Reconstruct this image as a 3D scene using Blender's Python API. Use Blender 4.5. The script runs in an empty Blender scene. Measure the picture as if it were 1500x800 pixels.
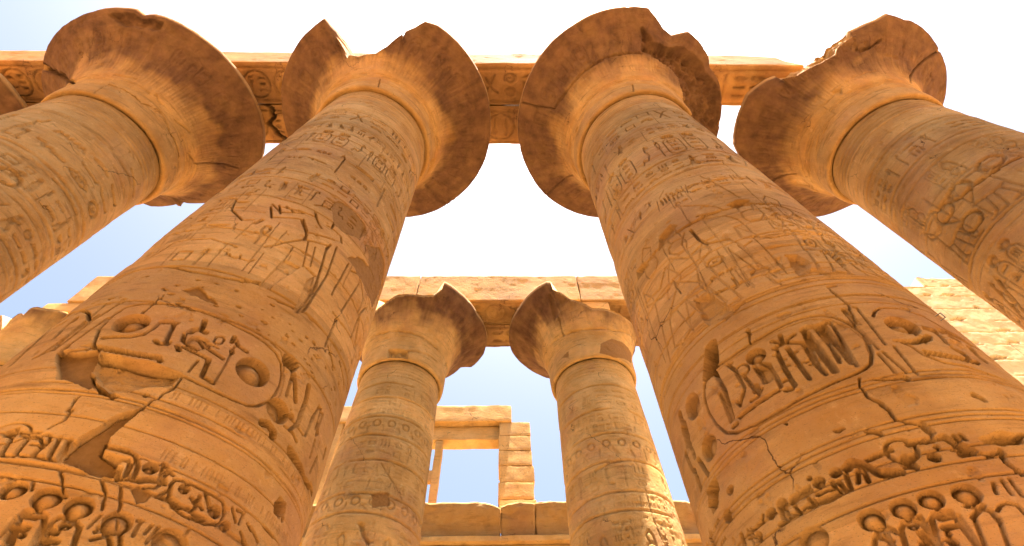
import bpy, math, random
import numpy as np

# ------------------------------------------------------------------ camera, sky, sun, exposure
# origin = the photographer's eye, ground 1.6 m below it; X along the rows of columns, Y across the nave
GZ = -1.6
scn = bpy.context.scene
C = scn.collection
F = 720.27
PIT, YAW, ROLL = 0.99099, 0.03164, -0.02731
_cp, _sp = math.cos(PIT), math.sin(PIT)
FW = np.array([math.sin(YAW)*_cp, math.cos(YAW)*_cp, _sp])
_r = np.array([math.cos(YAW), -math.sin(YAW), 0.0]); _u = np.cross(_r, FW)
RI = math.cos(ROLL)*_r + math.sin(ROLL)*_u
UP = -math.sin(ROLL)*_r + math.cos(ROLL)*_u
cam = bpy.data.cameras.new('camera'); camo = bpy.data.objects.new('camera', cam); C.objects.link(camo)
from mathutils import Matrix, Vector
M = Matrix(((RI[0], UP[0], -FW[0], 0), (RI[1], UP[1], -FW[1], 0), (RI[2], UP[2], -FW[2], 0), (0, 0, 0, 1)))
camo.matrix_world = M
cam.sensor_width = 36.0; cam.lens = F/1500*36; cam.clip_start = 0.05; cam.clip_end = 5000
scn.camera = camo

SUN_EL, SUN_AZ = math.radians(84.5), math.radians(108)      # almost overhead, from the right
world = bpy.data.worlds.new('World'); scn.world = world; world.use_nodes = True
nt = world.node_tree; bg = nt.nodes['Background']
sky = nt.nodes.new('ShaderNodeTexSky'); sky.sky_type = 'NISHITA'; sky.sun_disc = False
sky.sun_elevation = SUN_EL; sky.sun_rotation = SUN_AZ; sky.dust_density = 5.0; sky.air_density = 1.0; sky.ozone_density = 1.0
nt.links.new(sky.outputs[0], bg.inputs[0]); bg.inputs[1].default_value = 0.055
sl = bpy.data.lights.new('sun', 'SUN'); sl.energy = 5.0; sl.angle = math.radians(0.5); sl.color = (1, 0.93, 0.82)
so = bpy.data.objects.new('sun', sl); C.objects.link(so)
sd = Vector((math.sin(SUN_AZ)*math.cos(SUN_EL), math.cos(SUN_AZ)*math.cos(SUN_EL), math.sin(SUN_EL)))
so.rotation_euler = sd.to_track_quat('Z', 'Y').to_euler()
so.location = (30, 60, 80)
vs = scn.view_settings; vs.view_transform = 'Standard'; vs.look = 'None'; vs.gamma = 1.0; vs.use_curve_mapping = False
vs.exposure = 2.5
scn.cycles.diffuse_bounces = 1; scn.cycles.max_bounces = 4

# ------------------------------------------------------------------ numbers shared by the builders
H0 = 15.5
COLS = {  # x, y, neck radius, taper, neck height
 'LC': (-4.396, 5.486, 1.777, .0157, 16.041), 'RC': (4.397, 5.486, 1.833, .0157, 15.551),
 'L': (-12.868, 5.486, 1.759, .0157, 15.419), 'R': (12.738, 5.486, 1.753, .0157, 15.574),
 'SL': (-4.497, 15.934, 1.677, .0178, 15.107), 'SR': (3.97, 15.934, 1.696, .0178, 15.191),
 'FL': (-21.43, 5.486, 1.76, .0157, 15.5), 'BL': (-21.49, 15.934, 1.69, .0178, 15.15)}
R0 = 1.8
ZR = {'LC': 18.67, 'RC': 18.67, 'L': 18.67, 'R': 18.67, 'FL': 18.67, 'SL': 19.25, 'SR': 19.25, 'BL': 19.25}
RR = {'LC': 3.83, 'RC': 3.83, 'L': 3.83, 'R': 3.83, 'FL': 3.83, 'SL': 3.75, 'SR': 3.75, 'BL': 3.75}
rng = random.Random(7)

def ray(x, y):
    d = FW*F + RI*(x-750) + UP*(400-y)
    return d/np.linalg.norm(d)
def on_y(x, y, Y):
    d = ray(x, y); return d*(Y/d[1])
def on_z(x, y, Z):
    d = ray(x, y); return d*(Z/d[2])
def shaft_r(c, z):
    cx, cy, rt, tp, H = COLS[c]; t = H-z
    return rt + tp*t + 6e-5*t*t
def base_angle(c): return math.atan2(-COLS[c][1], -COLS[c][0])
def wrap(a): return (a+math.pi) % (2*math.pi) - math.pi
def pix(c, x, y):
    """picture point -> (u, v) on the shaft surface, metres round and up"""
    cx, cy, rt, tp, H = COLS[c]; d = ray(x, y); z = 5.0
    for _ in range(30):
        R = shaft_r(c, z); a = d[0]**2+d[1]**2; b = -(d[0]*cx+d[1]*cy); cc = cx*cx+cy*cy-R*R
        D = max(b*b-a*cc, 0.0); t = (-b-math.sqrt(D))/a; z = t*d[2]
    th = wrap(math.atan2(t*d[1]-cy, t*d[0]-cx)-base_angle(c))
    return th*R0, z

# ------------------------------------------------------------------ noise
_rs = np.random.RandomState(3)
_T2 = _rs.rand(256, 256); _T3 = _rs.rand(64, 64, 64)
def n2(x, y, s=0):
    x = np.asarray(x)+s*17.31; y = np.asarray(y)+s*9.77
    xi = np.floor(x).astype(int); yi = np.floor(y).astype(int); fx = x-xi; fy = y-yi
    fx = fx*fx*(3-2*fx); fy = fy*fy*(3-2*fy); a = xi & 255; b = yi & 255; a1 = (a+1) & 255; b1 = (b+1) & 255
    return (_T2[a, b]*(1-fx)+_T2[a1, b]*fx)*(1-fy)+(_T2[a, b1]*(1-fx)+_T2[a1, b1]*fx)*fy
def fbm2(x, y, o=4, s=0):
    r = 0; a = .5; t = 0
    for i in range(o): r = r+a*n2(x*2**i, y*2**i, s+i); t += a; a *= .5
    return r/t
def n3(P, s=0):
    P = P+s*7.13; I = np.floor(P).astype(int); f = P-I; f = f*f*(3-2*f); I = I & 63; J = (I+1) & 63
    x, y, z = f[..., 0], f[..., 1], f[..., 2]
    g = lambda a, b, c: _T3[a, b, c]
    X0, Y0, Z0, X1, Y1, Z1 = I[..., 0], I[..., 1], I[..., 2], J[..., 0], J[..., 1], J[..., 2]
    a = (g(X0, Y0, Z0)*(1-x)+g(X1, Y0, Z0)*x)*(1-y)+(g(X0, Y1, Z0)*(1-x)+g(X1, Y1, Z0)*x)*y
    b = (g(X0, Y0, Z1)*(1-x)+g(X1, Y0, Z1)*x)*(1-y)+(g(X0, Y1, Z1)*(1-x)+g(X1, Y1, Z1)*x)*y
    return a*(1-z)+b*z
def fbm3(P, o=4, s=0):
    r = 0; a = .5; t = 0
    for i in range(o): r = r+a*n3(P*2**i, s+i); t += a; a *= .5
    return r/t
def sstep(a, b, x):
    t = np.clip((x-a)/(b-a), 0, 1); return t*t*(3-2*t)

# ------------------------------------------------------------------ materials
def stone(name, c_lo, c_hi, patch=(.42, .205, .060), soot=(.125, .060, .030), bump=1.0, cy=1.0):
    m = bpy.data.materials.new(name); m.use_nodes = True; t = m.node_tree; N = t.nodes; L = t.links
    b = N['Principled BSDF']; b.inputs['Roughness'].default_value = .92; b.inputs['Specular IOR Level'].default_value = .18
    tc = N.new('ShaderNodeTexCoord')
    def noise(scale, detail=6, rough=.6, stretch=None):
        n = N.new('ShaderNodeTexNoise'); n.inputs['Scale'].default_value = scale
        n.inputs['Detail'].default_value = detail; n.inputs['Roughness'].default_value = rough
        if stretch:
            mp = N.new('ShaderNodeMapping'); mp.inputs['Scale'].default_value = stretch
            L.new(tc.outputs['Object'], mp.inputs[0]); L.new(mp.outputs[0], n.inputs[0])
        else: L.new(tc.outputs['Object'], n.inputs[0])
        return n.outputs[0]
    def ramp(x, a, b_):
        r = N.new('ShaderNodeMapRange'); r.inputs[1].default_value = a; r.inputs[2].default_value = b_; L.new(x, r.inputs[0]); return r.outputs[0]
    def mix(f, A, B, mode='MIX'):
        x = N.new('ShaderNodeMix'); x.data_type = 'RGBA'; x.blend_type = mode
        if isinstance(f, float): x.inputs[0].default_value = f
        else: L.new(f, x.inputs[0])
        for i, v in ((6, A), (7, B)):
            if isinstance(v, tuple): x.inputs[i].default_value = (*v, 1)
            else: L.new(v, x.inputs[i])
        return x.outputs[2]
    def attr(n):
        a = N.new('ShaderNodeAttribute'); a.attribute_name = n; return a.outputs['Fac']
    col = mix(ramp(noise(.9, 7, .65), .32, .68), c_lo, c_hi)
    lo2 = tuple(v*.62 for v in c_lo); hi2 = (min(c_hi[0]*1.18, .9), c_hi[1]*1.22, c_hi[2]*1.35)
    col = mix(ramp(noise(1.3, 5, .6, (1, 1, 7)), .55, .78), col, lo2)            # dirty bands along the bedding
    col = mix(ramp(noise(5.5, 6, .7), .58, .80), col, hi2)                        # bleached spots
    col = mix(ramp(noise(30, 4, .7), .60, .82), col, lo2)                          # specks
    col = mix(ramp(noise(.55, 5, .6), .50, .66), col, mix(.45, col, (.58, .27, .13)))
    col = mix(ramp(noise(2.1, 6, .7, (1, 1, 1.6)), .56, .80), col, mix(.42, col, (.26, .165, .095)))
    col = mix(ramp(noise(75, 3, .6), .64, .74), col, mix(.75, col, (.12, .06, .025)))
    col = mix(ramp(noise(45, 3, .6, (.5, .5, 3)), .62, .74), col, mix(.6, col, (.16, .085, .035)))
    dn = N.new('ShaderNodeTexNoise'); dn.inputs['Scale'].default_value = 1.6; dn.inputs['Detail'].default_value = 7; L.new(tc.outputs['Object'], dn.inputs[0])
    va = N.new('ShaderNodeVectorMath'); va.operation = 'MULTIPLY_ADD'; L.new(dn.outputs[1], va.inputs[0]); va.inputs[1].default_value = (.9, .9, .9); L.new(tc.outputs['Object'], va.inputs[2])
    ve = N.new('ShaderNodeTexVoronoi'); ve.feature = 'DISTANCE_TO_EDGE'; ve.inputs['Scale'].default_value = .42; L.new(va.outputs[0], ve.inputs[0])
    ck = N.new('ShaderNodeMapRange'); ck.inputs[1].default_value = .0; ck.inputs[2].default_value = .006; ck.inputs[3].default_value = 1; ck.inputs[4].default_value = 0; L.new(ve.outputs['Distance'], ck.inputs[0])
    cm = N.new('ShaderNodeMath'); cm.operation = 'MULTIPLY'; L.new(ck.outputs[0], cm.inputs[0]); L.new(ramp(noise(.8, 3), .54, .62), cm.inputs[1]); crack = cm.outputs[0]
    col = mix(crack, col, (.10, .045, .018))
    tone = attr('tone')
    tn = N.new('ShaderNodeMapRange'); tn.inputs[1].default_value = -1; tn.inputs[2].default_value = 1
    tn.inputs[3].default_value = .66; tn.inputs[4].default_value = 1.34; L.new(tone, tn.inputs[0])
    col = mix(1.0, col, tn.outputs[0], 'MULTIPLY')
    pv = mix(ramp(noise(14, 4, .6), .3, .7), tuple(v*.85 for v in patch), tuple(v*1.12 for v in patch))
    col = mix(attr('patch'), col, pv)
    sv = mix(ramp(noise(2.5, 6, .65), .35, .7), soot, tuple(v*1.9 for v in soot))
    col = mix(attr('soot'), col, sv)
    L.new(col, b.inputs['Base Color'])
    h1 = noise(9, 8, .65); h2 = noise(60, 5, .7)
    vo = N.new('ShaderNodeTexVoronoi'); vo.inputs['Scale'].default_value = 22; L.new(tc.outputs['Object'], vo.inputs[0])
    pit = ramp(vo.outputs['Distance'], .0, .22)
    def math_(op, a, b_):
        x = N.new('ShaderNodeMath'); x.operation = op
        for i, v in ((0, a), (1, b_)):
            if isinstance(v, float): x.inputs[i].default_value = v
            else: L.new(v, x.inputs[i])
        return x.outputs[0]
    pm = math_('MULTIPLY', math_('SUBTRACT', 1.0, pit), ramp(noise(1.7, 4, .6), .5, .62))
    hh = math_('ADD', math_('MULTIPLY', h1, .045), math_('MULTIPLY', h2, .017))
    hh = math_('SUBTRACT', hh, math_('MULTIPLY', pm, .012))
    hh = math_('SUBTRACT', hh, math_('MULTIPLY', crack, .02))
    bp = N.new('ShaderNodeBump'); bp.inputs['Strength'].default_value = .75*bump; bp.inputs['Distance'].default_value = 1.0
    L.new(hh, bp.inputs['Height']); L.new(bp.outputs[0], b.inputs['Normal'])
    return m

STONE = stone('sandstone', (.62, .296, .080), (.76, .430, .152))
STONE2 = stone('sandstone_nave_lit', (.74, .395, .115), (.86, .53, .205))  # sandstone made paler: the brighter nave light is put into its colour
WALL = stone('wall_stone_sunlit', (.66, .46, .23), (.76, .56, .31), bump=.8)  # pale colour carries the sunlight on the right wall
METAL = bpy.data.materials.new('painted_metal'); METAL.use_nodes = True
METAL.node_tree.nodes['Principled BSDF'].inputs['Base Color'].default_value = (.30, .27, .22, 1)
METAL.node_tree.nodes['Principled BSDF'].inputs['Metallic'].default_value = .6
SAND = bpy.data.materials.new('sand'); SAND.use_nodes = True
_t = SAND.node_tree; _b = _t.nodes['Principled BSDF']; _n = _t.nodes.new('ShaderNodeTexNoise'); _n.inputs['Scale'].default_value = .6
_n.inputs['Detail'].default_value = 8
_rp = _t.nodes.new('ShaderNodeValToRGB'); _rp.color_ramp.elements[0].color = (.24, .15, .068, 1); _rp.color_ramp.elements[1].color = (.33, .215, .105, 1)
_t.links.new(_n.outputs[0], _rp.inputs[0]); _t.links.new(_rp.outputs[0], _b.inputs['Base Color']); _b.inputs['Roughness'].default_value = .95

# ------------------------------------------------------------------ object helpers
def empty(name, loc, label, cat, group=None):
    o = bpy.data.objects.new(name, None); C.objects.link(o); o.location = loc
    o['label'] = label; o['category'] = cat; o['kind'] = 'thing'
    if group: o['group'] = group
    return o
def link(name, me, mat, parent=None):
    o = bpy.data.objects.new(name, me); C.objects.link(o); me.materials.append(mat)
    if parent: o.parent = parent
    return o
def mesh_from(name, V, Q, smooth=True, attrs=None):
    me = bpy.data.meshes.new(name); V = np.ascontiguousarray(V, np.float32); Q = np.ascontiguousarray(Q, np.int32)
    me.vertices.add(len(V)); me.vertices.foreach_set('co', V.ravel())
    me.loops.add(Q.size); me.loops.foreach_set('vertex_index', Q.ravel())
    k = Q.shape[1]; me.polygons.add(len(Q)); me.polygons.foreach_set('loop_start', np.arange(0, Q.size, k, dtype=np.int32))
    if smooth: me.polygons.foreach_set('use_smooth', np.ones(len(Q), bool))
    for n, a in (attrs or {}).items():
        at = me.attributes.new(n, 'FLOAT', 'POINT'); at.data.foreach_set('value', np.ascontiguousarray(a, np.float32).ravel())
    me.update(calc_edges=True); me.validate(); return me
def grid_quads(nr, nc, closed=False, flip=False):
    j, i = np.meshgrid(np.arange(nr-1), np.arange(nc if closed else nc-1), indexing='ij')
    i2 = (i+1) % nc
    q = np.stack([j*nc+i, j*nc+i2, (j+1)*nc+i2, (j+1)*nc+i], -1).reshape(-1, 4)
    return q[:, ::-1] if flip else q

# ------------------------------------------------------------------ carving: a depth field over a (u, v) sheet
class Surf:
    def __init__(s, u, v, soft=.014):
        s.u, s.v, s.soft = u, v, soft
        s.D = np.zeros((len(v), len(u))); s.P = np.zeros_like(s.D); s.S = np.zeros_like(s.D)
    def win(s, x0, x1, y0, y1):
        a, b = np.searchsorted(s.u, [x0, x1]); c, d = np.searchsorted(s.v, [y0, y1])
        if b <= a or d <= c: return None
        return (slice(c, d), slice(a, b)), s.u[None, a:b], s.v[c:d, None]
    def seg_dist(s, pts, U, V):
        d = np.full((V.shape[0], U.shape[1]), 1e9)
        for (ax, ay), (bx, by) in zip(pts[:-1], pts[1:]):
            dx, dy = bx-ax, by-ay; l = dx*dx+dy*dy+1e-12
            t = np.clip(((U-ax)*dx+(V-ay)*dy)/l, 0, 1)
            d = np.minimum(d, np.hypot(U-ax-t*dx, V-ay-t*dy))
        return d
    def line(s, pts, w=.02, dep=.03, jag=0.0):
        if len(pts) == 1: pts = [pts[0], pts[0]]
        xs = [p[0] for p in pts]; ys = [p[1] for p in pts]; m = w+s.soft+jag+.01
        k = s.win(min(xs)-m, max(xs)+m, min(ys)-m, max(ys)+m)
        if not k: return
        sl, U, V = k
        if jag:
            U2 = U+(fbm2(U*9, V*9, 3, 1)-.5)*2*jag; V2 = V+(fbm2(U*9, V*9, 3, 5)-.5)*2*jag
            d = np.full(U2.shape, 1e9)
            for (ax, ay), (bx, by) in zip(pts[:-1], pts[1:]):
                dx, dy = bx-ax, by-ay; l = dx*dx+dy*dy+1e-12
                t = np.clip(((U2-ax)*dx+(V2-ay)*dy)/l, 0, 1)
                d = np.minimum(d, np.hypot(U2-ax-t*dx, V2-ay-t*dy))
            w = w*(.5+n2(U*6, V*6, 2)*1.0)
        else: d = s.seg_dist(pts, U, V)
        s.D[sl] = np.maximum(s.D[sl], dep*np.clip((w-d)/s.soft+.5, 0, 1))
    def disk(s, c, rx, ry=None, dep=.05, dome=.55):
        ry = ry or rx; m = max(rx, ry)+s.soft
        k = s.win(c[0]-m, c[0]+m, c[1]-m, c[1]+m)
        if not k: return
        sl, U, V = k; q = np.hypot((U-c[0])/rx, (V-c[1])/ry); i = np.clip((1-q)*min(rx, ry)/s.soft+.5, 0, 1)
        s.D[sl] = np.maximum(s.D[sl], dep*i*(1-dome*np.clip(1-q*q, 0, 1)))
    def ring(s, c, rx, ry=None, w=.015, dep=.03):
        ry = ry or rx; m = max(rx, ry)+w+s.soft
        k = s.win(c[0]-m, c[0]+m, c[1]-m, c[1]+m)
        if not k: return
        sl, U, V = k; d = np.abs(np.hypot((U-c[0])/rx, (V-c[1])/ry)-1)*min(rx, ry)
        s.D[sl] = np.maximum(s.D[sl], dep*np.clip((w-d)/s.soft+.5, 0, 1))
    def sd(s, pts, U, V):
        P = list(pts)+[pts[0]]; d = s.seg_dist(P, U, V); ins = np.zeros(d.shape, bool)
        for (ax, ay), (bx, by) in zip(P[:-1], P[1:]):
            if ay == by: continue
            c = ((ay > V) != (by > V)) & (U < (bx-ax)*(V-ay)/(by-ay)+ax); ins ^= c
        return np.where(ins, d, -d)
    def poly(s, pts, dep=.04, dome=.4, mode='cut', jag=0.0, val=.0, rough=.5):
        xs = [p[0] for p in pts]; ys = [p[1] for p in pts]; m = .1+jag
        k = s.win(min(xs)-m, max(xs)+m, min(ys)-m, max(ys)+m)
        if not k: return
        sl, U, V = k
        UU, VV = np.broadcast_arrays(U, V)
        if jag:
            d = s.sd(pts, U, V)+(fbm2(UU*6, VV*6, 4, 4)-.5)*2*jag
        else: d = s.sd(pts, U, V)
        i = np.clip(d/s.soft+.5, 0, 1)
        if mode == 'cut':
            s.D[sl] = np.maximum(s.D[sl], dep*i*(1-dome*np.clip(d/.12, 0, 1)))
        elif mode == 'chip':                      # broken stone: rough floor, sharp lip
            n = fbm2(UU*7, VV*9, 5, 8)
            fl = dep*(1-rough+rough*2*n)*np.clip(d/(.5*dep+.02), 0, 1)**.6
            s.D[sl] = np.maximum(s.D[sl], fl*(i > 0))
        elif mode == 'patch':                     # mortar: smooth, wipes the carving away
            s.D[sl] = s.D[sl]*(1-i)+i*(val+.006*fbm2(UU*3, VV*3, 3, 6))
            s.P[sl] = np.maximum(s.P[sl], i)
    def hline(s, v, w=.008, dep=.012, u0=-9, u1=9, wob=.0, gap=.0, seed=0):
        k = s.win(u0, u1, v-w-wob-.03, v+w+wob+.03)
        if not k: return
        sl, U, V = k
        vv = v+wob*(fbm2(U*1.3, U*0+v*3.7, 4, seed)-.5)*2
        g = 1.0 if not gap else sstep(gap-.1, gap+.05, fbm2(U*1.1, U*0+v*5.1, 3, seed+3))
        ww = w*(.6+.9*n2(U*5, U*0+v*2.1, seed+1))
        s.D[sl] = np.maximum(s.D[sl], g*dep*np.clip((ww-np.abs(V-vv))/s.soft+.5, 0, 1))

# ------------------------------------------------------------------ hieroglyphs in a unit box, x right, y up
G = {
 'sun': [('d', 0, 0, .36, .36)], 'eye': [('l', [(-.48, 0), (-.2, .2), (.2, .2), (.48, 0), (.2, -.18), (-.2, -.18), (-.48, 0)], .05), ('d', 0, 0, .13, .14)],
 'reed': [('p', [(-.13, -.5), (.02, -.5), (.05, -.1), (.16, .3), (.04, .5), (-.1, .2)])],
 'water': [('l', [(-.5+i*.1, (.09 if i % 2 else -.09)) for i in range(11)], .055)],
 'mouth': [('p', [(-.48, 0), (-.2, .17), (.2, .17), (.48, 0), (.2, -.17), (-.2, -.17)])],
 'loaf': [('p', [(-.34, -.2), (.34, -.2), (.3, .1), (.12, .26), (-.12, .26), (-.3, .1)])],
 'bars': [('l', [(-.3, -.35), (-.3, .35)], .07), ('l', [(0, -.35), (0, .35)], .07), ('l', [(.3, -.35), (.3, .35)], .07)],
 'slab': [('p', [(-.46, -.12), (.46, -.12), (.46, .12), (-.46, .12)])],
 'box': [('l', [(-.35, -.35), (.35, -.35), (.35, .35), (-.35, .35), (-.35, -.35)], .05)],
 'house': [('l', [(-.1, -.28), (-.38, -.28), (-.38, .28), (.38, .28), (.38, -.28), (.15, -.28)], .06)],
 'ankh': [('r', 0, .27, .14, .2, .05), ('l', [(0, .05), (0, -.5)], .055), ('l', [(-.27, 0), (.27, 0)], .055)],
 'basket': [('p', [(-.46, .16), (.46, .16), (.3, -.14), (.1, -.24), (-.1, -.24), (-.3, -.14)])],
 'bird': [('p', [(-.42, .22), (-.3, .4), (-.14, .4), (-.08, .22), (.18, .02), (.46, -.34), (.2, -.24), (-.02, -.22), (-.2, -.08), (-.26, .16)]), ('l', [(-.05, -.2), (-.05, -.48), (-.2, -.48)], .035), ('l', [(.08, -.2), (.08, -.48), (-.04, -.48)], .035)],
 'owl': [('p', [(-.25, .44), (.1, .46), (.14, .2), (.3, -.1), (.34, -.42), (.1, -.3), (-.16, -.26), (-.26, .0), (-.2, .2)]), ('l', [(-.04, -.26), (-.04, -.5)], .04), ('l', [(.08, -.28), (.08, -.5)], .04)],
 'viper': [('l', [(-.48, .14), (-.3, .16), (-.2, -.04), (-.05, .06), (.1, -.06), (.48, -.08)], .06)],
 'cobra': [('l', [(-.3, .3), (-.12, .42), (-.04, .2), (-.14, -.1), (.05, -.3), (.3, -.2), (.42, -.4)], .06)],
 'man': [('d', -.06, .36, .12, .12), ('p', [(-.2, .2), (.12, .22), (.16, -.1), (.3, -.2), (.3, -.46), (-.34, -.46), (-.34, -.3), (-.16, -.16)]), ('l', [(-.14, .12), (-.4, .2)], .045)],
 'god': [('l', [(-.1, .5), (-.04, .34), (.1, .34), (.06, .2)], .05), ('p', [(-.04, .2), (.16, .2), (.2, -.12), (-.1, -.06)]), ('l', [(.14, -.1), (-.26, -.12), (-.26, -.48), (-.4, -.48)], .05), ('l', [(.2, -.1), (.2, -.46), (-.08, -.46)], .05)],
 'cloth': [('l', [(.06, -.46), (.06, .44), (-.1, .44), (-.14, .1)], .055)],
 'staff': [('l', [(0, -.5), (0, .36), (-.16, .48), (-.22, .36)], .05)],
 'djed': [('l', [(0, -.5), (0, .5)], .07), ('l', [(-.2, .42), (.2, .42)], .04), ('l', [(-.2, .28), (.2, .28)], .04), ('l', [(-.2, .14), (.2, .14)], .04)],
 'sedge': [('l', [(0, -.5), (0, .44)], .045), ('l', [(0, .1), (-.24, .36)], .045), ('l', [(0, .1), (.24, .36)], .045), ('l', [(0, -.12), (-.2, .06)], .04)],
 'arm': [('l', [(-.46, .1), (-.4, -.06), (.3, -.06), (.46, .08)], .06)],
 'leg': [('l', [(.04, .46), (.06, -.3), (-.26, -.36)], .1)],
 'hoe': [('l', [(-.4, .36), (.26, -.4)], .05), ('l', [(-.36, -.3), (.1, .2), (.4, .3)], .05)],
 'ring': [('r', 0, 0, .3, .3, .06), ('d', 0, 0, .1, .1)],
 'scarab': [('p', [(-.2, -.36), (.2, -.36), (.26, 0), (.16, .3), (-.16, .3), (-.26, 0)]), ('l', [(-.2, .2), (-.4, .44)], .04), ('l', [(.2, .2), (.4, .44)], .04), ('l', [(-.24, -.1), (-.42, -.3)], .04), ('l', [(.24, -.1), (.42, -.3)], .04)],
 'three': [('d', -.3, 0, .11, .13), ('d', 0, 0, .11, .13), ('d', .3, 0, .11, .13)],
}
TALL = ['reed', 'ankh', 'bird', 'owl', 'man', 'god', 'cloth', 'staff', 'djed', 'sedge', 'leg', 'cobra', 'scarab', 'hoe']
FLAT = ['water', 'mouth', 'loaf', 'bars', 'slab', 'house', 'basket', 'viper', 'arm', 'eye', 'three', 'sun', 'ring', 'box']
def glyph(s, name, cx, cy, sx, sy, dep, fl=1, wmin=.006):
    k = min(sx, sy)
    for g in G[name]:
        if g[0] == 'd': s.disk((cx+g[1]*sx*fl, cy+g[2]*sy), g[3]*sx, g[4]*sy, dep)
        elif g[0] == 'r': s.ring((cx+g[1]*sx*fl, cy+g[2]*sy), g[3]*sx, g[4]*sy, max(g[5]*k, wmin), dep)
        elif g[0] == 'l': s.line([(cx+x*sx*fl, cy+y*sy) for x, y in g[1]], max(g[2]*k, wmin), dep)
        else: s.poly([(cx+x*sx*fl, cy+y*sy) for x, y in g[1]], dep)
def cell(s, cx, cy, w, h, dep, r):
    k = r.random(); fl = r.choice((1, -1))
    if k < .42: glyph(s, r.choice(TALL), cx, cy, min(w, h*.8)*.9, h*.92, dep, fl)
    elif k < .75:
        glyph(s, r.choice(FLAT), cx, cy+h*.26, w*.9, min(h*.5, w*.8), dep, fl); glyph(s, r.choice(FLAT), cx, cy-h*.26, w*.9, min(h*.5, w*.8), dep, fl)
    else:
        for q in (.32, 0, -.32): glyph(s, r.choice(FLAT), cx, cy+h*q, w*.86, min(h*.34, w*.7), dep, fl)
def band(s, v0, v1, u0, u1, r, dep=.022, ar=.62, miss=.12):
    if v1 < v0: v0, v1 = v1, v0
    h = (v1-v0)*.86; x = u0
    while x < u1:
        w = h*ar*r.uniform(.75, 1.25)
        if r.random() > miss: cell(s, x+w/2, (v0+v1)/2, w, h, dep*r.uniform(.7, 1.2), r)
        x += w*1.08
def rrect(cx, cy, w, h, r=None):
    r = r or min(w, h)/2; P = []
    for a0, sx, sy in ((0, 1, 1), (90, -1, 1), (180, -1, -1), (270, 1, -1)):
        for a in (0, 30, 60, 90):
            t = math.radians(a0+a); P.append((cx+sx*(w/2-r)+r*math.cos(t), cy+sy*(h/2-r)+r*math.sin(t)))
    return P+[P[0]]
def cartouche(s, cx, cy, w, h, r, dep=.025, disk=True, lw=None):
    lw = lw or max(w*.035, .008)
    s.line(rrect(cx, cy, w, h), lw, dep)
    n = max(2, int(h/w/.8)); ch = (h-.35*w)/n
    for i in range(n): glyph(s, r.choice(FLAT+['god', 'man']), cx, cy-h/2+.18*w+ch*(i+.5), w*.62, ch*.86, dep*1.1, r.choice((1, -1)))
    s.line([(cx-w*.5, cy-h/2-lw*2), (cx+w*.5, cy-h/2-lw*2)], lw, dep)
    if disk: s.disk((cx, cy+h/2+w*.40), w*.40, w*.36, dep*1.7, .6)
def frieze(s, v0, v1, u0, u1, r, dep=.022, w=.36):
    x = u0; h = abs(v1-v0)
    while x < u1:
        for _ in range(2):
            cartouche(s, x, v0+h*.40, w, h*.72, r, dep); x += w*1.3
        glyph(s, 'cobra', x+w*.2, v0+h*.45, w, h*.8, dep, -1); glyph(s, r.choice(('djed', 'ankh', 'sedge')), x+w*1.1, v0+h*.42, w*.7, h*.7, dep)
        x += w*2.0
def ticks(s, v0, v1, u0, u1, step=.035, dep=.006, r=rng):
    u = u0
    while u < u1:
        if r.random() > .25: s.line([(u, v0), (u, v1)], .006, dep)
        u += step*r.uniform(.7, 1.4)
def figure(s, cx, v0, h, dep=.02, fl=1, w=.014, seated=False):
    """outline of a standing (or enthroned) figure of the reliefs, h tall"""
    k = h; X = lambda pts: [(cx+x*k*fl, v0+y*k) for x, y in pts]
    s.line(X([(-.05, .80), (-.07, .84), (-.06, .90), (.0, .93), (.06, .90), (.07, .82), (.05, .76), (-.02, .76), (-.05, .80)]), w, dep)
    s.line(X([(-.03, .93), (-.06, 1.04), (.0, 1.12), (.05, 1.03), (.06, .92)]), w, dep)
    s.line(X([(-.15, .74), (-.08, .57), (-.07, .52), (.09, .52), (.09, .58), (.16, .74), (-.15, .74)]), w*.9, dep*.8)
    s.line(X([(-.15, .73), (-.25, .60), (-.40, .66), (-.46, .66)]), w*1.5, dep)
    s.line(X([(.16, .73), (.17, .58), (.02, .48), (-.1, .5)]), w*1.3, dep)
    if seated:
        s.line(X([(-.08, .52), (-.28, .44), (-.28, .06), (-.42, .02)]), w*1.4, dep)
        s.line(X([(.14, .50), (.2, .46), (.2, .02), (-.2, .02), (-.2, .36), (.1, .38)]), w*1.3, dep)
        s.line(X([(.2, .46), (.24, .62)]), w, dep); s.line(X([(-.16, .08), (.14, .08), (.14, .3)]), w*.6, dep*.6)
    else:
        s.line(X([(-.08, .52), (-.26, .30), (.02, .26), (.12, .30), (.09, .52)]), w, dep)
        s.line(X([(-.12, .28), (-.17, .04), (-.28, .0), (-.08, .0), (-.04, .27)]), w, dep)
        s.line(X([(.03, .27), (.08, .04), (.0, .0), (.16, .0), (.11, .29)]), w, dep)
    s.line(X([(-.46, .95), (-.46, .05)]), w*.8, dep*.8)

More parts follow.
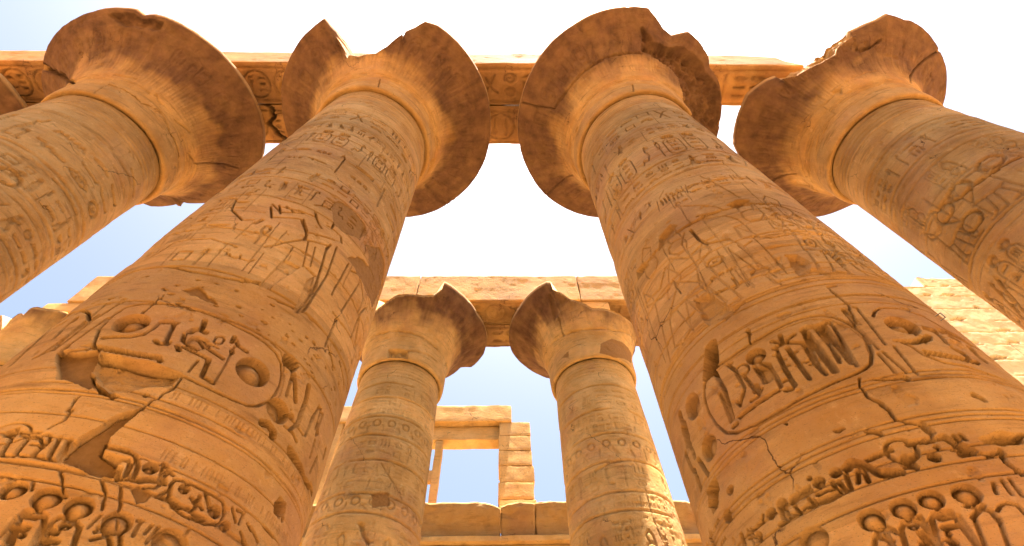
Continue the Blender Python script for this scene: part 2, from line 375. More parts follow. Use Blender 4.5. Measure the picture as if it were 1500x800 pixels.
# ------------------------------------------------------------------ what is cut into each shaft
Z = {'A': (0, 600, .25), 'B': (100, 420, .275), 'C': (220, 180, .35), 'D': (860, 180, .375), 'E': (1000, 420, 1/3), 'F': (1050, 620, .3),
     'H': (0, 380, .225), 'L1': (0, 0, .4), 'L2': (380, 0, .425), 'L3': (720, 0, .425), 'L4': (1060, 0, .425), 'L5': (0, 400, .5), 'L6': (420, 380, .525),
     'L7': (720, 380, .525), 'L8': (1040, 400, .5), 'N': (380, 440, .45)}
class Chisel:
    """places carving from tracing sheets onto one shaft"""
    def __init__(s, c, surf): s.c, s.s = c, surf
    def P(s, z, pts): ox, oy, k = Z[z]; return [pix(s.c, ox+x*k, oy+y*k) for x, y in pts]
    def p(s, z, x, y): return s.P(z, [(x, y)])[0]
    def l(s, z, pts, w=.014, dep=.03, jag=0): s.s.line(s.P(z, pts), w, dep, jag)
    def ls(s, z, lst, w=.014, dep=.03, jag=0):
        for pts in lst: s.l(z, pts, w, dep, jag)
    def d(s, z, cx, cy, ex, ey=None, dep=.06, dome=.55, fy=1.0):
        c = s.p(z, cx, cy); e = s.p(z, ex, cy if ey is None else ey); r = math.hypot(c[0]-e[0], c[1]-e[1]); s.s.disk(c, r, r*fy, dep, dome)
    def f(s, z, pts, dep=.04, mode='cut', jag=0, dome=.4, val=0.0, rough=.5): s.s.poly(s.P(z, pts), dep, dome, mode, jag, val, rough)
    def ring(s, z, x, y, w=.007, dep=.012, wob=0, gap=0, seed=0): s.s.hline(s.p(z, x, y)[1], w, dep, wob=wob, gap=gap, seed=seed)
    def g(s, z, name, x, y, sx, sy, dep=.03, fl=1): c = s.p(z, x, y); glyph(s.s, name, c[0], c[1], sx, sy, dep, fl)
    def col(s, z, a, b, w, r, dep=.018):
        p, q = s.p(z, *a), s.p(z, *b); L = math.hypot(q[0]-p[0], q[1]-p[1]); n = max(1, int(L/(w*.7)))
        for i in range(n):
            t = (i+.5)/n; cx, cy = p[0]+(q[0]-p[0])*t, p[1]+(q[1]-p[1])*t
            if r.random() < .35: glyph(s.s, r.choice(TALL), cx, cy, w*.8, L/n*.95, dep, r.choice((1, -1)))
            elif r.random() < .5:
                glyph(s.s, r.choice(FLAT), cx-w*.25, cy, w*.45, L/n*.85, dep); glyph(s.s, r.choice(FLAT+TALL), cx+w*.25, cy, w*.45, L/n*.9, dep)
            else: glyph(s.s, r.choice(FLAT), cx, cy, w*.9, min(L/n*.9, w*.7), dep)
        for o in (-.56, .56): s.s.line([(p[0]+o*w, p[1]), (q[0]+o*w, q[1])], .007, dep*.6)

def carve_LC(s):
    k = Chisel('LC', s); r = random.Random(11)
    # bottom frieze: sun discs over royal rings
    for x, y, e in ((75, 470, 157), (275, 520, 367), (465, 575, 553), (690, 665, 778)): k.d('A', x, y, e, dep=.055, dome=.85)
    k.ls('A', [[(60, 800), (110, 640), (150, 592), (220, 590), (262, 620), (255, 690), (205, 800)], [(250, 800), (300, 660), (350, 632), (430, 640), (467, 690), (430, 800)]], .016, .035)
    k.ls('A', [[(140, 612), (210, 628)], [(82, 685), (150, 695)], [(75, 720), (60, 750)]], .028, .045)
    k.d('A', 132, 738, 155, dep=.05); k.d('A', 385, 680, 422, dep=.06); k.ls('A', [[(310, 700), (330, 720)], [(290, 760), (330, 775)], [(255, 750), (270, 790)]], .022, .045)
    k.ls('A', [[(195, 425), (185, 470)], [(0, 745), (95, 630)], [(20, 800), (120, 650)], [(180, 800), (235, 690)], [(520, 690), (590, 620)], [(600, 690), (610, 640)]], .009, .018)
    k.ls('A', [[(540, 760), (600, 745)], [(560, 715), (605, 705), (640, 755), (650, 800)], [(705, 735), (707, 800)], [(580, 690), (640, 720)]], .014, .035)
    k.ls('A', [[(780, 740), (830, 650)], [(850, 725), (890, 680)], [(860, 780), (930, 690)], [(900, 800), (960, 720)], [(810, 650), (835, 655)]], .012, .022)
    k.ls('A', [[(985, 800), (1000, 755), (1020, 745), (1030, 765), (1015, 800)], [(1060, 780), (1110, 700)]], .012, .02)
    frieze(s, 1.3, 2.4, k.p('A', 1040, 720)[0], 2.4, r, .03, .34)
    for x, y in ((360, 440), (350, 340), (345, 352)): k.ring('A', x, y, .007, .014)
    # second register
    k.d('A', 60, 138, 95, dep=.05); k.s.ring(k.p('A', 60, 138), .13, .11, .008, .015)
    k.ls('A', [[(235, 170), (245, 150), (275, 142), (297, 155), (280, 185), (245, 192), (235, 170)], [(250, 190), (235, 215)], [(185, 205), (265, 212)]], .011, .03)
    k.ls('A', [[(350, 165), (280, 290)], [(290, 185), (195, 265)], [(165, 170), (85, 270)], [(100, 110), (10, 255)], [(410, 175), (340, 290)], [(440, 190), (360, 290)]], .016, .035)
    k.ls('A', [[(120, 130), (170, 135)], [(180, 130), (235, 135)], [(125, 150), (160, 155)], [(180, 150), (230, 155)], [(180, 170), (215, 172)]], .011, .03)
    k.ls('A', [[(0, 262), (40, 268), (200, 275), (330, 300), (370, 292)]], .018, .03, .02)
    # cartouche pieces right of the mortar
    k.l('A', [(612, 215), (740, 240), (795, 275), (810, 330), (790, 385), (750, 410), (690, 405)], .016, .04)
    k.ls('A', [[(620, 258), (640, 272), (660, 285), (690, 292), (720, 300), (750, 305)]], .016, .05, .02)
    k.ls('A', [[(700, 345), (690, 370)], [(770, 310), (740, 380)], [(690, 385), (710, 402)]], .02, .04)
    k.d('A', 882, 345, 928, dep=.07); k.l('A', [(780, 408), (820, 418), (870, 412), (940, 422)], .026, .05)
    k.l('A', [(850, 455), (910, 460), (940, 440)], .012, .03); k.ls('A', [[(970, 365), (990, 360), (1012, 385)], [(962, 395), (966, 440)], [(920, 510), (980, 520)]], .015, .045)
    k.l('L5', [(500, 622), (512, 606), (540, 610), (600, 638), (650, 668), (660, 700), (645, 736), (600, 735), (540, 712), (504, 685), (496, 655), (500, 622)], .013, .045)
    k.d('L5', 540, 633, 556, dep=.06); k.d('L5', 630, 700, 648, dep=.06)
    k.ls('L5', [[(575, 668), (592, 692)], [(602, 645), (612, 685)], [(585, 655), (570, 690)], [(560, 660), (570, 675)]], .015, .05)
    k.ls('L5', [[(505, 664), (530, 684), (560, 700), (600, 720)]], .016, .05, .02)
    k.ls('L5', [[(680, 690), (690, 730)], [(695, 695), (715, 705), (700, 735)], [(735, 745), (755, 790)], [(705, 760), (720, 800)], [(770, 740), (800, 775)], [(725, 735), (735, 755)]], .013, .045); k.d('L5', 662, 742, 674, dep=.05)
    k.ls('L5', [[(475, 600), (500, 580)], [(470, 650), (490, 640)], [(470, 600), (480, 560), (500, 580)]], .014, .035)
    v = k.p('L5', 700, 712); band(s, v[1]-.2, v[1]+.2, v[0]+.8, 2.4, r, .022, .6)
    # rings and combed bands under the great cartouche
    for z, x, y in (('B', 440, 590), ('B', 460, 645), ('B', 430, 655), ('L5', 520, 415), ('L5', 560, 520), ('L5', 300, 285), ('L5', 560, 600)): k.ring(z, x, y, .006, .011, .012, .3)
    a = k.p('B', 560, 560)[1]; b_ = k.p('B', 560, 600)[1]; ticks(s, b_, a, k.p('B', 560, 580)[0], 1.9, .05, .008, r)
    a = k.p('L5', 560, 560)[1]; ticks(s, a-.06, a+.03, k.p('L5', 480, 530)[0], 1.9, .04, .007, r)
    # the great cartouche
    out = [(132, 310), (166, 225), (240, 150), (310, 108), (400, 90), (520, 92), (620, 108), (700, 130), (800, 166), (900, 215), (985, 258), (1050, 302), (1105, 355), (1132, 410), (1138, 470), (1128, 525), (1100, 580), (1055, 618), (1000, 638), (950, 636), (880, 606), (800, 570), (700, 522), (610, 480)]
    k.l('B', out, .014, .035); k.l('B', [(900, 190), (1000, 238), (1080, 295), (1130, 345), (1152, 420), (1150, 500), (1130, 580), (1090, 620)], .007, .012)
    k.d('B', 335, 192, 432, dep=.10, dome=.8)
    k.s.disk(k.p('B', 320, 225), .07, .05, .10, .2)
    k.ls('B', [[(185, 272), (260, 266), (330, 265), (400, 252)]], .024, .05); k.ls('B', [[(400, 252), (450, 225), (490, 185), (515, 182)]], .017, .03)
    k.ls('B', [[(512, 185), (575, 190)]], .035, .06); k.ls('B', [[(565, 195), (520, 288)], [(462, 285), (480, 303), (530, 305), (538, 294)]], .022, .05)
    k.ls('B', [[(728, 180), (716, 214)]], .026, .06); k.l('B', [(650, 242), (672, 228), (700, 226), (730, 242)], .034, .06)
    k.ls('B', [[(620, 250), (610, 285), (640, 310), (690, 335)], [(690, 275), (730, 322), (820, 385)], [(580, 315), (590, 340)], [(615, 322), (660, 345), (748, 390), (712, 480), (770, 515)]], .022, .05)
    k.ls('B', [[(690, 395), (640, 455)], [(640, 300), (650, 275), (700, 270)]], .011, .025); k.s.disk(k.p('B', 690, 300), .10, .1, .03, .7)
    k.ls('B', [[(775, 290), (790, 268), (822, 266), (832, 285), (812, 305), (785, 305), (775, 290)], [(735, 295), (797, 330)], [(760, 312), (740, 330)]], .010, .028)
    k.ls('B', [[(870, 298), (885, 268)], [(892, 285), (905, 318), (950, 348)], [(872, 340), (870, 355)]], .022, .05); k.l('B', [(885, 320), (835, 420), (780, 510)], .009, .02)
    k.d('B', 985, 455, 1068, 490, dep=.11, dome=.85)
    zz = [(130+i*15, 318+i*2.6+(6 if i % 2 else -6)) for i in range(24)]; k.l('B', zz, .024, .06); k.l('B', [(478, 372), (490, 397)], .024, .06)
    # broken skin below the cartouche, mortar, cracks
    k.f('B', [(175, 350), (300, 372), (450, 405), (600, 470), (560, 528), (420, 540), (300, 562), (195, 560), (150, 515), (108, 455), (130, 410)], .055, 'chip', .03, rough=.35)
    k.l('B', [(175, 375), (300, 402), (450, 432), (590, 470)], .03, .11, .02)
    k.l('B', [(108, 455), (150, 520), (185, 560), (240, 590)], .022, .09, .03)
    k.f('B', [(-60, 350), (60, 350), (172, 338), (130, 410), (108, 455), (150, 520), (110, 545), (0, 500), (-60, 490)], mode='patch', jag=.02, val=.035)
    for a in ([(510, 40), (455, 88), (400, 140)], [(600, 480), (560, 545), (460, 608), (380, 655)], [(60, 580), (0, 660)]): k.l('B', a, .01, .035, .03)
    k.f('B', [(380, 650), (300, 700), (200, 745), (100, 805), (220, 800), (330, 700)], mode='patch', jag=.02, val=.03)
    k.f('A', [(830, 2), (700, 40), (560, 122), (480, 168), (372, 270), (358, 302), (560, 380), (700, 412), (682, 370), (695, 340), (690, 308), (620, 258), (600, 240), (627, 180), (690, 110), (800, 30)], mode='patch', jag=.012, val=.04)
    k.l('A', [(835, -2), (700, 36), (560, 118), (478, 166), (372, 262)], .012, .07, .012); k.l('A', [(625, 180), (598, 240), (622, 262), (690, 312)], .014, .07, .015)
    k.f('A', [(762, 470), (820, 447), (905, 490), (870, 548), (795, 560)], mode='patch', jag=.03, val=.012)
    k.ls('A', [[(430, 0), (370, 60), (290, 115)], [(350, 350), (365, 440), (390, 520)], [(585, 420), (612, 500), (600, 580)], [(705, 450), (700, 520), (695, 640), (705, 720)]], .008, .025, .02)
    k.f('B', [(1150, 358), (1200, 372), (1232, 428), (1195, 466), (1138, 402)], .95, 'cut', .015, dome=0); k.d('B', 415, 580, 432, dep=.12, dome=.1)
    k.ls('B', [[(1205, 465), (1213, 610)]], .030, .10); k.ls('B', [[(1282, 530), (1268, 610), (1222, 735)]], .036, .09); k.ls('B', [[(1195, 470), (1165, 580)]], .02, .03)
    k.d('B', 1118, 662, 1172, dep=.10, dome=.5); k.d('B', 1188, 690, 1202, dep=.10, dome=.1); k.l('B', [(1030, 728), (1060, 735), (1088, 775), (1085, 800)], .045, .12)
    k.ls('B', [[(1270, 790), (1300, 700), (1338, 638), (1350, 650), (1318, 760)], [(1180, 700), (1230, 760), (1250, 790)], [(1150, 745), (1200, 790)]], .014, .035)
    k.ls('N', [[(100, 495), (120, 520), (150, 590), (160, 605)]], .05, .13, .02); k.ls('N', [[(192, 405), (190, 430)], [(215, 485), (208, 510)], [(165, 600), (170, 630)]], .035, .10)
    k.ls('N', [[(195, 345), (150, 440)], [(208, 372), (185, 440)], [(182, 455), (165, 510)], [(205, 370), (195, 345)], [(188, 510), (165, 560)], [(130, 400), (100, 420), (120, 460)]], .02, .05)
    k.f('N', [(50, 660), (68, 638), (88, 662), (80, 700), (60, 712), (46, 690)], .95, 'cut', .015, dome=0); k.d('N', 75, 712, 80, dep=.08)
    # left edge: neighbouring cartouche and plumes
    k.ls('H', [[(575, 392), (572, 345), (530, 330), (450, 352), (350, 425), (200, 565), (60, 690)], [(500, 376), (430, 430), (345, 515)], [(430, 395), (350, 442), (220, 545), (100, 645)], [(555, 400), (470, 470), (330, 590), (220, 640)]], .02, .04)
    k.ls('H', [[(575, 388), (685, 292), (715, 290)], [(350, 590), (600, 400), (780, 285), (800, 280)], [(270, 610), (520, 440), (640, 360)], [(400, 590), (700, 380)]], .014, .03)
    k.l('B', [(130, 312), (100, 330), (60, 338), (-40, 345)], .014, .035)
    # scenes above
    k.ls('C', [[(295, 325), (330, 316), (362, 320), (340, 365), (385, 408), (432, 406)], [(510, 340), (545, 375), (640, 380)], [(505, 350), (508, 398)], [(510, 396), (630, 405), (655, 470), (640, 492), (480, 518)]], .015, .048)
    k.ls('C', [[(650, 492), (740, 515), (715, 610), (690, 700), (615, 795)], [(755, 510), (735, 535), (700, 660), (650, 760)], [(655, 460), (770, 492)], [(640, 405), (655, 450), (650, 490)]], .015, .048)
    k.ls('C', [[(690, 345), (735, 348), (768, 372), (778, 405), (762, 438)], [(740, 430), (770, 450), (798, 478), (800, 503)], [(690, 375), (702, 418), (715, 440)]], .017, .055)
    k.ls('C', [[(545, 352), (620, 370), (695, 395)], [(620, 366), (690, 395)], [(540, 345), (545, 380)], [(570, 350), (600, 375)]], .015, .05); k.ls('C', [[(600, 520), (560, 575)], [(660, 500), (640, 600)], [(690, 520), (670, 600)]], .010, .02)
    k.ls('C', [[(950, 402), (972, 460), (990, 520), (1000, 560)], [(1010, 300), (1030, 420)], [(780, 520), (740, 640), (640, 795)]], .014, .045)
    k.f('C', [(560, 570), (628, 604), (560, 650), (500, 690), (455, 690), (470, 668)], .03, dome=.2); k.f('C', [(690, 640), (655, 660), (600, 795), (640, 795)], .025, dome=.2)
    k.ls('C', [[(60, 598), (170, 622), (300, 647), (400, 668), (455, 668)], [(310, 650), (440, 672)]], .02, .045)
    k.col('C', (505, 430), (430, 500), .42, r, .026); k.col('C', (400, 520), (330, 605), .42, r, .026); k.col('C', (300, 415), (270, 440), .4, r, .02); k.col('C', (200, 520), (140, 590), .5, r, .02)
    k.l('C', [(540, 418), (385, 620)], .008, .015); k.l('C', [(470, 405), (440, 420)], .03, .03)
    k.ls('C', [[(840, 620), (880, 640), (870, 680), (800, 790)], [(830, 590), (760, 720)], [(880, 660), (890, 740), (870, 795)], [(940, 700), (925, 790)]], .014, .04)
    k.ls('N', [[(240, 40), (265, 75), (300, 125), (310, 160)], [(225, 150), (240, 215)], [(300, 120), (330, 40), (345, 25)], [(310, 160), (325, 60)], [(250, 60), (215, 150)], [(275, 290), (260, 200)], [(60, 5), (110, 25)]], .018, .055)
    k.f('C', [(790, 325), (850, 360), (900, 420), (912, 460), (880, 492), (800, 452), (775, 430), (760, 350)], mode='patch', jag=.05, val=.01)
    k.f('C', [(910, 510), (960, 520), (980, 600), (970, 690), (930, 770), (900, 700), (830, 570), (870, 560), (920, 600)], mode='patch', jag=.05, val=.01)
    k.f('C', [(120, 700), (200, 685), (240, 720), (300, 770), (220, 740)], mode='patch', jag=.04, val=.012)
    k.ls('C', [[(0, 560), (100, 500), (250, 485), (355, 520)], [(490, 725), (600, 780)], [(640, 595), (690, 640)]], .012, .03, .03)
    for x, y in ((480, 226), (380, 650), (130, 765)): k.ring('C', x, y, .012, .03, .02, .25)
    for u0, v0, v1 in ((-1.9, 7.6, 5.9), (-1.55, 7.9, 6.4), (-1.2, 8.2, 7.3), (1.5, 8.6, 7.0), (1.8, 8.6, 6.6), (2.1, 8.6, 6.2), (.95, 9.0, 8.0), (-.55, 8.7, 8.0)): Chisel.col(_Raw(s), None, (u0, v0), (u0, v1), .26, r, .018)
    # pitted zone between the scene and the cartouche
    vz = (k.p('C', 300, 780)[1], k.p('C', 300, 690)[1])
    for _ in range(60):
        u, v = r.uniform(-1.6, 1.6), r.uniform(min(vz)-.15, max(vz)+.1); q = r.uniform(.006, .022); s.disk((u, v), q*r.uniform(1, 2.4), q, .025, .2)
    z0 = k.p('C', 480, 226)[1]
    band(s, z0-.62, z0-.08, -2.2, 2.3, r, .03, .55, .03); band(s, z0+.06, z0+.62, -2.2, 2.3, r, .03, .55, .03)
    z = z0+.8
    for h, kind in ((1.15, 'b'), (.9, 'f'), (.5, 'b'), (1.0, 'b')):
        if kind == 'b': band(s, z, z+h, -2.4, 2.4, r, .032, .5, .03)
        else: frieze(s, z, z+h, -2.4, 2.4, r, .03, .3)
        s.hline(z+h+.05, .008, .014); s.hline(z+h+.11, .008, .014); z += h+.22
    s.hline(z-.3, .02, .04, wob=.04, gap=.35)

def carve_RC(s):
    k = Chisel('RC', s); r = random.Random(23)
    for x, y, e in ((755, 475, 822), (910, 420, 976), (1045, 375, 1112), (1220, 345, 1294)): k.d('F', x, y, e, dep=.055, dome=.85)
    k.ls('F', [[(925, 610), (900, 520), (915, 488), (945, 474), (985, 476), (1030, 520), (1065, 580), (1075, 610)], [(1085, 610), (1050, 470), (1058, 445), (1085, 434), (1140, 432), (1180, 480), (1275, 610)]], .016, .035)
    k.d('F', 958, 502, 986, dep=.06); k.ls('F', [[(1092, 463), (1150, 452)], [(1115, 512), (1172, 496)], [(1000, 540), (1020, 562)], [(1010, 590), (1035, 580)], [(1140, 575), (1160, 590)]], .026, .045); k.d('F', 1130, 543, 1146, dep=.05)
    k.ls('F', [[(1220, 405), (1270, 408), (1340, 430), (1382, 480)], [(1250, 460), (1300, 400)], [(770, 610), (775, 560), (800, 522), (832, 514)], [(800, 560), (860, 580)]], .016, .035)
    k.ls('F', [[(1372, 425), (1385, 400), (1415, 388), (1470, 400), (1505, 440)], [(1260, 470), (1310, 600)], [(1375, 460), (1425, 600)], [(1180, 450), (1290, 610)], [(1390, 275), (1440, 345)], [(1350, 290), (1365, 340)], [(1430, 270), (1490, 350)]], .012, .024)
    frieze(s, 1.55, 2.35, k.p('F', 560, 560)[0]-1.9, k.p('F', 560, 560)[0], r, .03, .3)
    for z, x, y in (('F', 1000, 320), ('F', 700, 240), ('F', 620, 350), ('F', 900, 345), ('F', 600, 135), ('F', 640, 90), ('F', 700, 40), ('E', 460, 562), ('E', 520, 555), ('E', 700, 440), ('E', 720, 40), ('E', 1000, 62), ('E', 900, 70)):
        k.ring(z, x, y, .007, .013, .012, .25)
    # second register
    k.ls('F', [[(120, 548), (135, 592)]], .026, .05); k.ls('F', [[(150, 520), (182, 590)], [(165, 515), (195, 580)], [(150, 545), (175, 535)], [(158, 565), (185, 555)]], .010, .025)
    k.d('F', 205, 555, 223, dep=.06); k.l('F', [(178, 525), (222, 482), (226, 452)], .016, .045); k.d('F', 265, 442, 290, dep=.055, dome=.3); k.d('F', 320, 396, 347, dep=.06, dome=.3); k.ls('F', [[(335, 415), (350, 450)], [(310, 420), (325, 460)]], .02, .04)
    k.ls('F', [[(362, 388), (366, 366), (452, 312)], [(364, 388), (462, 330)], [(495, 352), (578, 320)], [(500, 382), (602, 338), (606, 352), (560, 380), (505, 395)]], .016, .04)
    k.d('F', 500, 292, 532, dep=.055, dome=.35); k.d('F', 582, 245, 612, dep=.08, dome=.3)
    k.ls('F', [[(380, 408), (400, 442), (480, 382)], [(455, 370), (470, 395)], [(310, 492), (390, 442), (420, 425)], [(440, 415), (540, 375), (600, 350)]], .018, .05, .02)
    k.ls('F', [[(635, 222), (660, 192), (738, 222), (800, 250), (892, 240)]], .030, .07, .02); k.ls('F', [[(630, 250), (655, 322)], [(598, 290), (632, 332)], [(565, 290), (580, 320)], [(690, 235), (692, 292)], [(655, 320), (600, 325)], [(720, 240), (740, 285)]], .017, .05)
    k.l('F', [(735+i*9, 183-i*4+(4 if i % 2 else -4)) for i in range(14)], .018, .045); k.s.ring(k.p('F', 900, 135), .10, .11, .014, .035); k.ls('F', [[(900, 182), (962, 160)], [(915, 165), (930, 185), (972, 216)], [(925, 215), (960, 205)]], .022, .05)
    k.l('F', [(950, 103), (1010, 90), (1085, 74)], .026, .06, .02); k.d('F', 1062, 168, 1096, dep=.10, dome=.3); k.d('F', 1072, 117, 1088, dep=.05)
    k.ls('F', [[(1100, 65), (1180, 102), (1245, 132)]], .032, .07, .02); k.ls('F', [[(1160, 60), (1185, 80)], [(1190, 55), (1215, 78)], [(1150, 130), (1240, 145)]], .016, .04)
    k.f('F', [(1262, 70), (1360, 42), (1520, 45), (1520, 100), (1400, 112), (1285, 100)], .09, 'chip', .04, rough=.5); k.ls('F', [[(1190, 152), (1300, 148), (1372, 138)]], .02, .05, .03)
    k.l('F', [(1370, 122), (1420, 182), (1490, 245)], .014, .05, .03); k.ls('F', [[(1000, 0), (1050, 45)], [(740, 42), (800, 46)], [(590, 40), (610, 28)]], .02, .035, .03)
    for x, y, q in ((63, 327, .05), (52, 453, .065), (455, 272, .02)): s.disk(k.p('F', x, y), q, q, .12, .1)
    k.f('F', [(-40, 340), (0, 350), (10, 385), (-5, 420), (-40, 410)], .95, 'cut', .015, dome=0)
    v = k.p('F', 60, 590); band(s, v[1]-.05, v[1]+.4, -2.3, v[0], r, .03, .6)
    # great cartouche
    out = [(93, 425), (108, 395), (130, 370), (190, 325), (250, 282), (340, 225), (430, 175), (500, 145), (560, 130), (610, 126), (655, 131), (700, 146), (745, 172), (788, 205), (815, 240), (832, 285), (828, 335), (800, 360), (755, 382), (600, 450), (450, 530), (330, 600), (235, 642), (185, 640), (145, 610), (112, 560), (95, 490), (93, 425)]
    k.l('E', out, .016, .04); k.l('E', [(140, 380), (250, 295), (430, 188), (560, 143), (650, 144), (735, 180), (800, 235), (818, 290)], .006, .01)
    k.d('E', 320, 305, 364, 290, dep=.09, dome=.75)
    k.ls('E', [[(140, 378), (178, 445), (214, 578)]], .030, .06); k.ls('E', [[(160, 470), (175, 510), (205, 590)], [(195, 342), (228, 365), (268, 440), (250, 520), (235, 505)], [(205, 345), (215, 335)]], .020, .045)
    k.s.ring(k.p('E', 262, 366), .07, .075, .012, .03); k.ls('E', [[(262, 385), (295, 425)], [(265, 395), (250, 405)], [(290, 425), (335, 470)], [(345, 338), (378, 342), (412, 400)], [(315, 352), (360, 420)], [(412, 398), (430, 440)], [(300, 500), (330, 480), (345, 450)]], .020, .045)
    k.f('E', [(330, 355), (378, 345), (408, 400), (372, 425)], .04); k.f('E', [(295, 430), (330, 425), (345, 460), (310, 470)], .05)
    k.f('E', [(235, 572), (420, 445), (432, 458), (250, 582)], .06, dome=0); k.ls('E', [[(218, 615), (235, 602)], [(452, 452), (478, 448)], [(440, 415), (470, 400)]], .026, .05)
    k.ls('E', [[(392, 240), (440, 247), (490, 210)], [(428, 214), (436, 245)], [(400, 272), (450, 246), (532, 246)]], .022, .05); k.f('E', [(470, 215), (492, 206), (490, 216), (455, 236)], .05)
    k.ls('E', [[(415, 292), (450, 365), (492, 432)], [(460, 270), (512, 342), (557, 402)], [(532, 252), (580, 332), (627, 382)]], .022, .055)
    for pts in ([(400, 300), (430, 310)], [(440, 350), (465, 345)], [(425, 320), (452, 318)], [(470, 300), (500, 285)], [(500, 345), (530, 330)], [(545, 330), (580, 300)], [(520, 360), (500, 330)], [(560, 340), (600, 320)], [(410, 262), (420, 300)]): k.l('E', pts, .014, .035)
    k.ls('E', [[(600, 350), (530, 200), (545, 180), (580, 176), (600, 200), (690, 310)], [(690, 330), (608, 185), (605, 162), (640, 155), (662, 170), (765, 345)]], .018, .05); k.ls('E', [[(545, 205), (668, 368)], [(622, 180), (745, 330)]], .034, .065)
    k.ls('E', [[(528, 192), (545, 178), (582, 175)], [(603, 168), (640, 154)]], .032, .075)
    # right-hand cartouche
    k.l('E', [(838, 130), (845, 108), (870, 94), (950, 95), (1060, 130), (1150, 185), (1300, 275), (1400, 335)], .014, .03)
    k.d('E', 968, 170, 1050, 195, dep=.11, dome=.8, fy=.95); k.f('E', [(1050, 168), (1110, 188), (1130, 205), (1060, 185)], .06, dome=0)
    k.ls('E', [[(1110, 190), (1165, 245)], [(1195, 262), (1240, 285)], [(1180, 220), (1210, 235)]], .03, .07); k.ls('E', [[(1150, 195), (1195, 215)], [(1230, 235), (1260, 252)], [(1200, 270), (1250, 300)], [(1270, 270), (1330, 320)]], .045, .10)
    k.l('E', [(1065+i*12, 290+i*1.9+(5 if i % 2 else -5)) for i in range(21)], .024, .055)
    k.l('E', [(960, 245), (1000, 262), (1060, 302), (1150, 336), (1300, 362), (1420, 405)], .014, .03); k.l('E', [(945, 238), (1020, 245), (1080, 228), (1085, 215)], .04, .08, .02)
    k.ls('E', [[(700, 98), (760, 170), (860, 272)], [(712, 96), (780, 165)], [(750, 90), (765, 92), (890, 252)], [(860, 292), (935, 375)], [(930, 262), (1030, 382)], [(880, 285), (985, 375)]], .013, .028)
    k.d('E', 40, 522, 72, 505, dep=.10, dome=.5, fy=1.1); k.f('E', [(100, 270), (125, 238), (148, 228), (160, 330), (130, 395), (88, 412)], .95, 'cut', .015, dome=0); k.ls('E', [[(5, 605), (20, 660)], [(-15, 560), (0, 610)]], .05, .09)
    k.ls('L7', [[(530, 470), (545, 520)], [(545, 500), (565, 550)], [(540, 540), (560, 590)], [(575, 560), (600, 600)], [(565, 590), (580, 640)]], .035, .07); k.d('L7', 560, 412, 580, 400, dep=.1, fy=1.1); k.d('L7', 603, 525, 625, 515, dep=.09, fy=1.1)
    k.f('L7', [(600, 650), (620, 605), (635, 640), (632, 690), (618, 710)], .95, 'cut', .015, dome=0)
    for a in ([(770, 395), (785, 440), (800, 485), (900, 530), (950, 585), (1050, 610), (1095, 655)], [(285, 190), (300, 245)], [(640, 0), (720, 80), (760, 160)], [(445, 595), (460, 600)]): k.l('E', a, .012, .04, .03)
    k.ls('E', [[(830, 400), (900, 405), (990, 400)], [(1380, 645), (1500, 650)], [(1280, 470), (1330, 500)]], .02, .045, .04)
    # scenes
    T = [[(215, 370), (235, 395), (262, 412), (300, 392), (325, 383)], [(218, 374), (260, 380), (322, 374)], [(232, 392), (272, 430)], [(165, 560), (165, 525), (182, 500), (200, 488)], [(200, 535), (225, 528), (262, 545), (205, 620), (185, 680), (185, 740), (200, 795)],
         [(270, 520), (300, 572), (355, 640), (405, 690), (430, 695)], [(240, 600), (270, 650), (290, 690)], [(205, 680), (235, 730), (250, 795)], [(380, 430), (370, 475), (400, 515), (430, 560), (440, 635), (470, 658), (420, 698)], [(340, 330), (500, 326), (540, 340)], [(350, 330), (400, 412)],
         [(380, 232), (400, 220), (440, 235), (520, 275)], [(440, 205), (520, 248), (600, 290)], [(365, 425), (450, 378), (540, 360), (590, 375), (622, 402), (642, 425)], [(700, 340), (712, 372), (740, 395), (765, 402), (842, 400)], [(660, 345), (700, 400), (735, 462), (805, 512)], [(705, 345), (770, 442), (822, 510)], [(300, 518), (340, 592), (400, 665)], [(270, 460), (265, 520)], [(320, 405), (290, 470), (268, 500)]]
    zb = k.p('D', 560, 722)[1]+.05
    for x, y, h, fl, seat in ((250, 560, 2.35, -1, False), (420, 600, 2.2, 1, False), (760, 470, 2.2, -1, True), (905, 470, 2.3, -1, False)): figure(s, k.p('D', x, y)[0], zb, h, .012, fl, .013, seat)
    k.ls('D', T[8:10]+T[12:14], .012, .014); k.ls('D', [[(405, 420), (440, 460), (475, 472), (552, 455)]], .022, .06); k.ls('D', [[(430, 366), (490, 352), (545, 334)]], .018, .05)
    k.l('D', [(350, 430), (450, 370), (540, 338), (640, 312), (740, 320), (852, 362)], .014, .04, .03)
    for pts in ([(325, 400), (355, 400), (332, 450), (282, 500), (275, 460)], [(415, 690), (480, 668), (520, 700), (570, 718), (625, 690), (560, 762), (470, 792), (432, 740)], [(770, 515), (830, 510), (880, 560), (952, 582), (830, 592)], [(540, 320), (580, 298), (640, 300), (590, 328)], [(330, 600), (360, 640), (380, 680), (340, 650)], [(190, 580), (225, 540), (245, 560), (200, 620)]): k.f('D', pts, .05, 'chip', .05, rough=.4)
    r2 = random.Random(5)
    k.col('D', (488, 520), (562, 668), .42, r2, .026); k.col('D', (645, 540), (705, 610), .42, r2, .02); k.col('D', (250, 300), (235, 335), .5, r2, .03); k.col('D', (325, 270), (335, 305), .5, r2, .03); k.col('D', (165, 395), (160, 480), .4, r2, .026); k.col('D', (880, 440), (1000, 560), .5, r2, .022); k.col('D', (215, 340), (200, 385), .4, r2, .03)
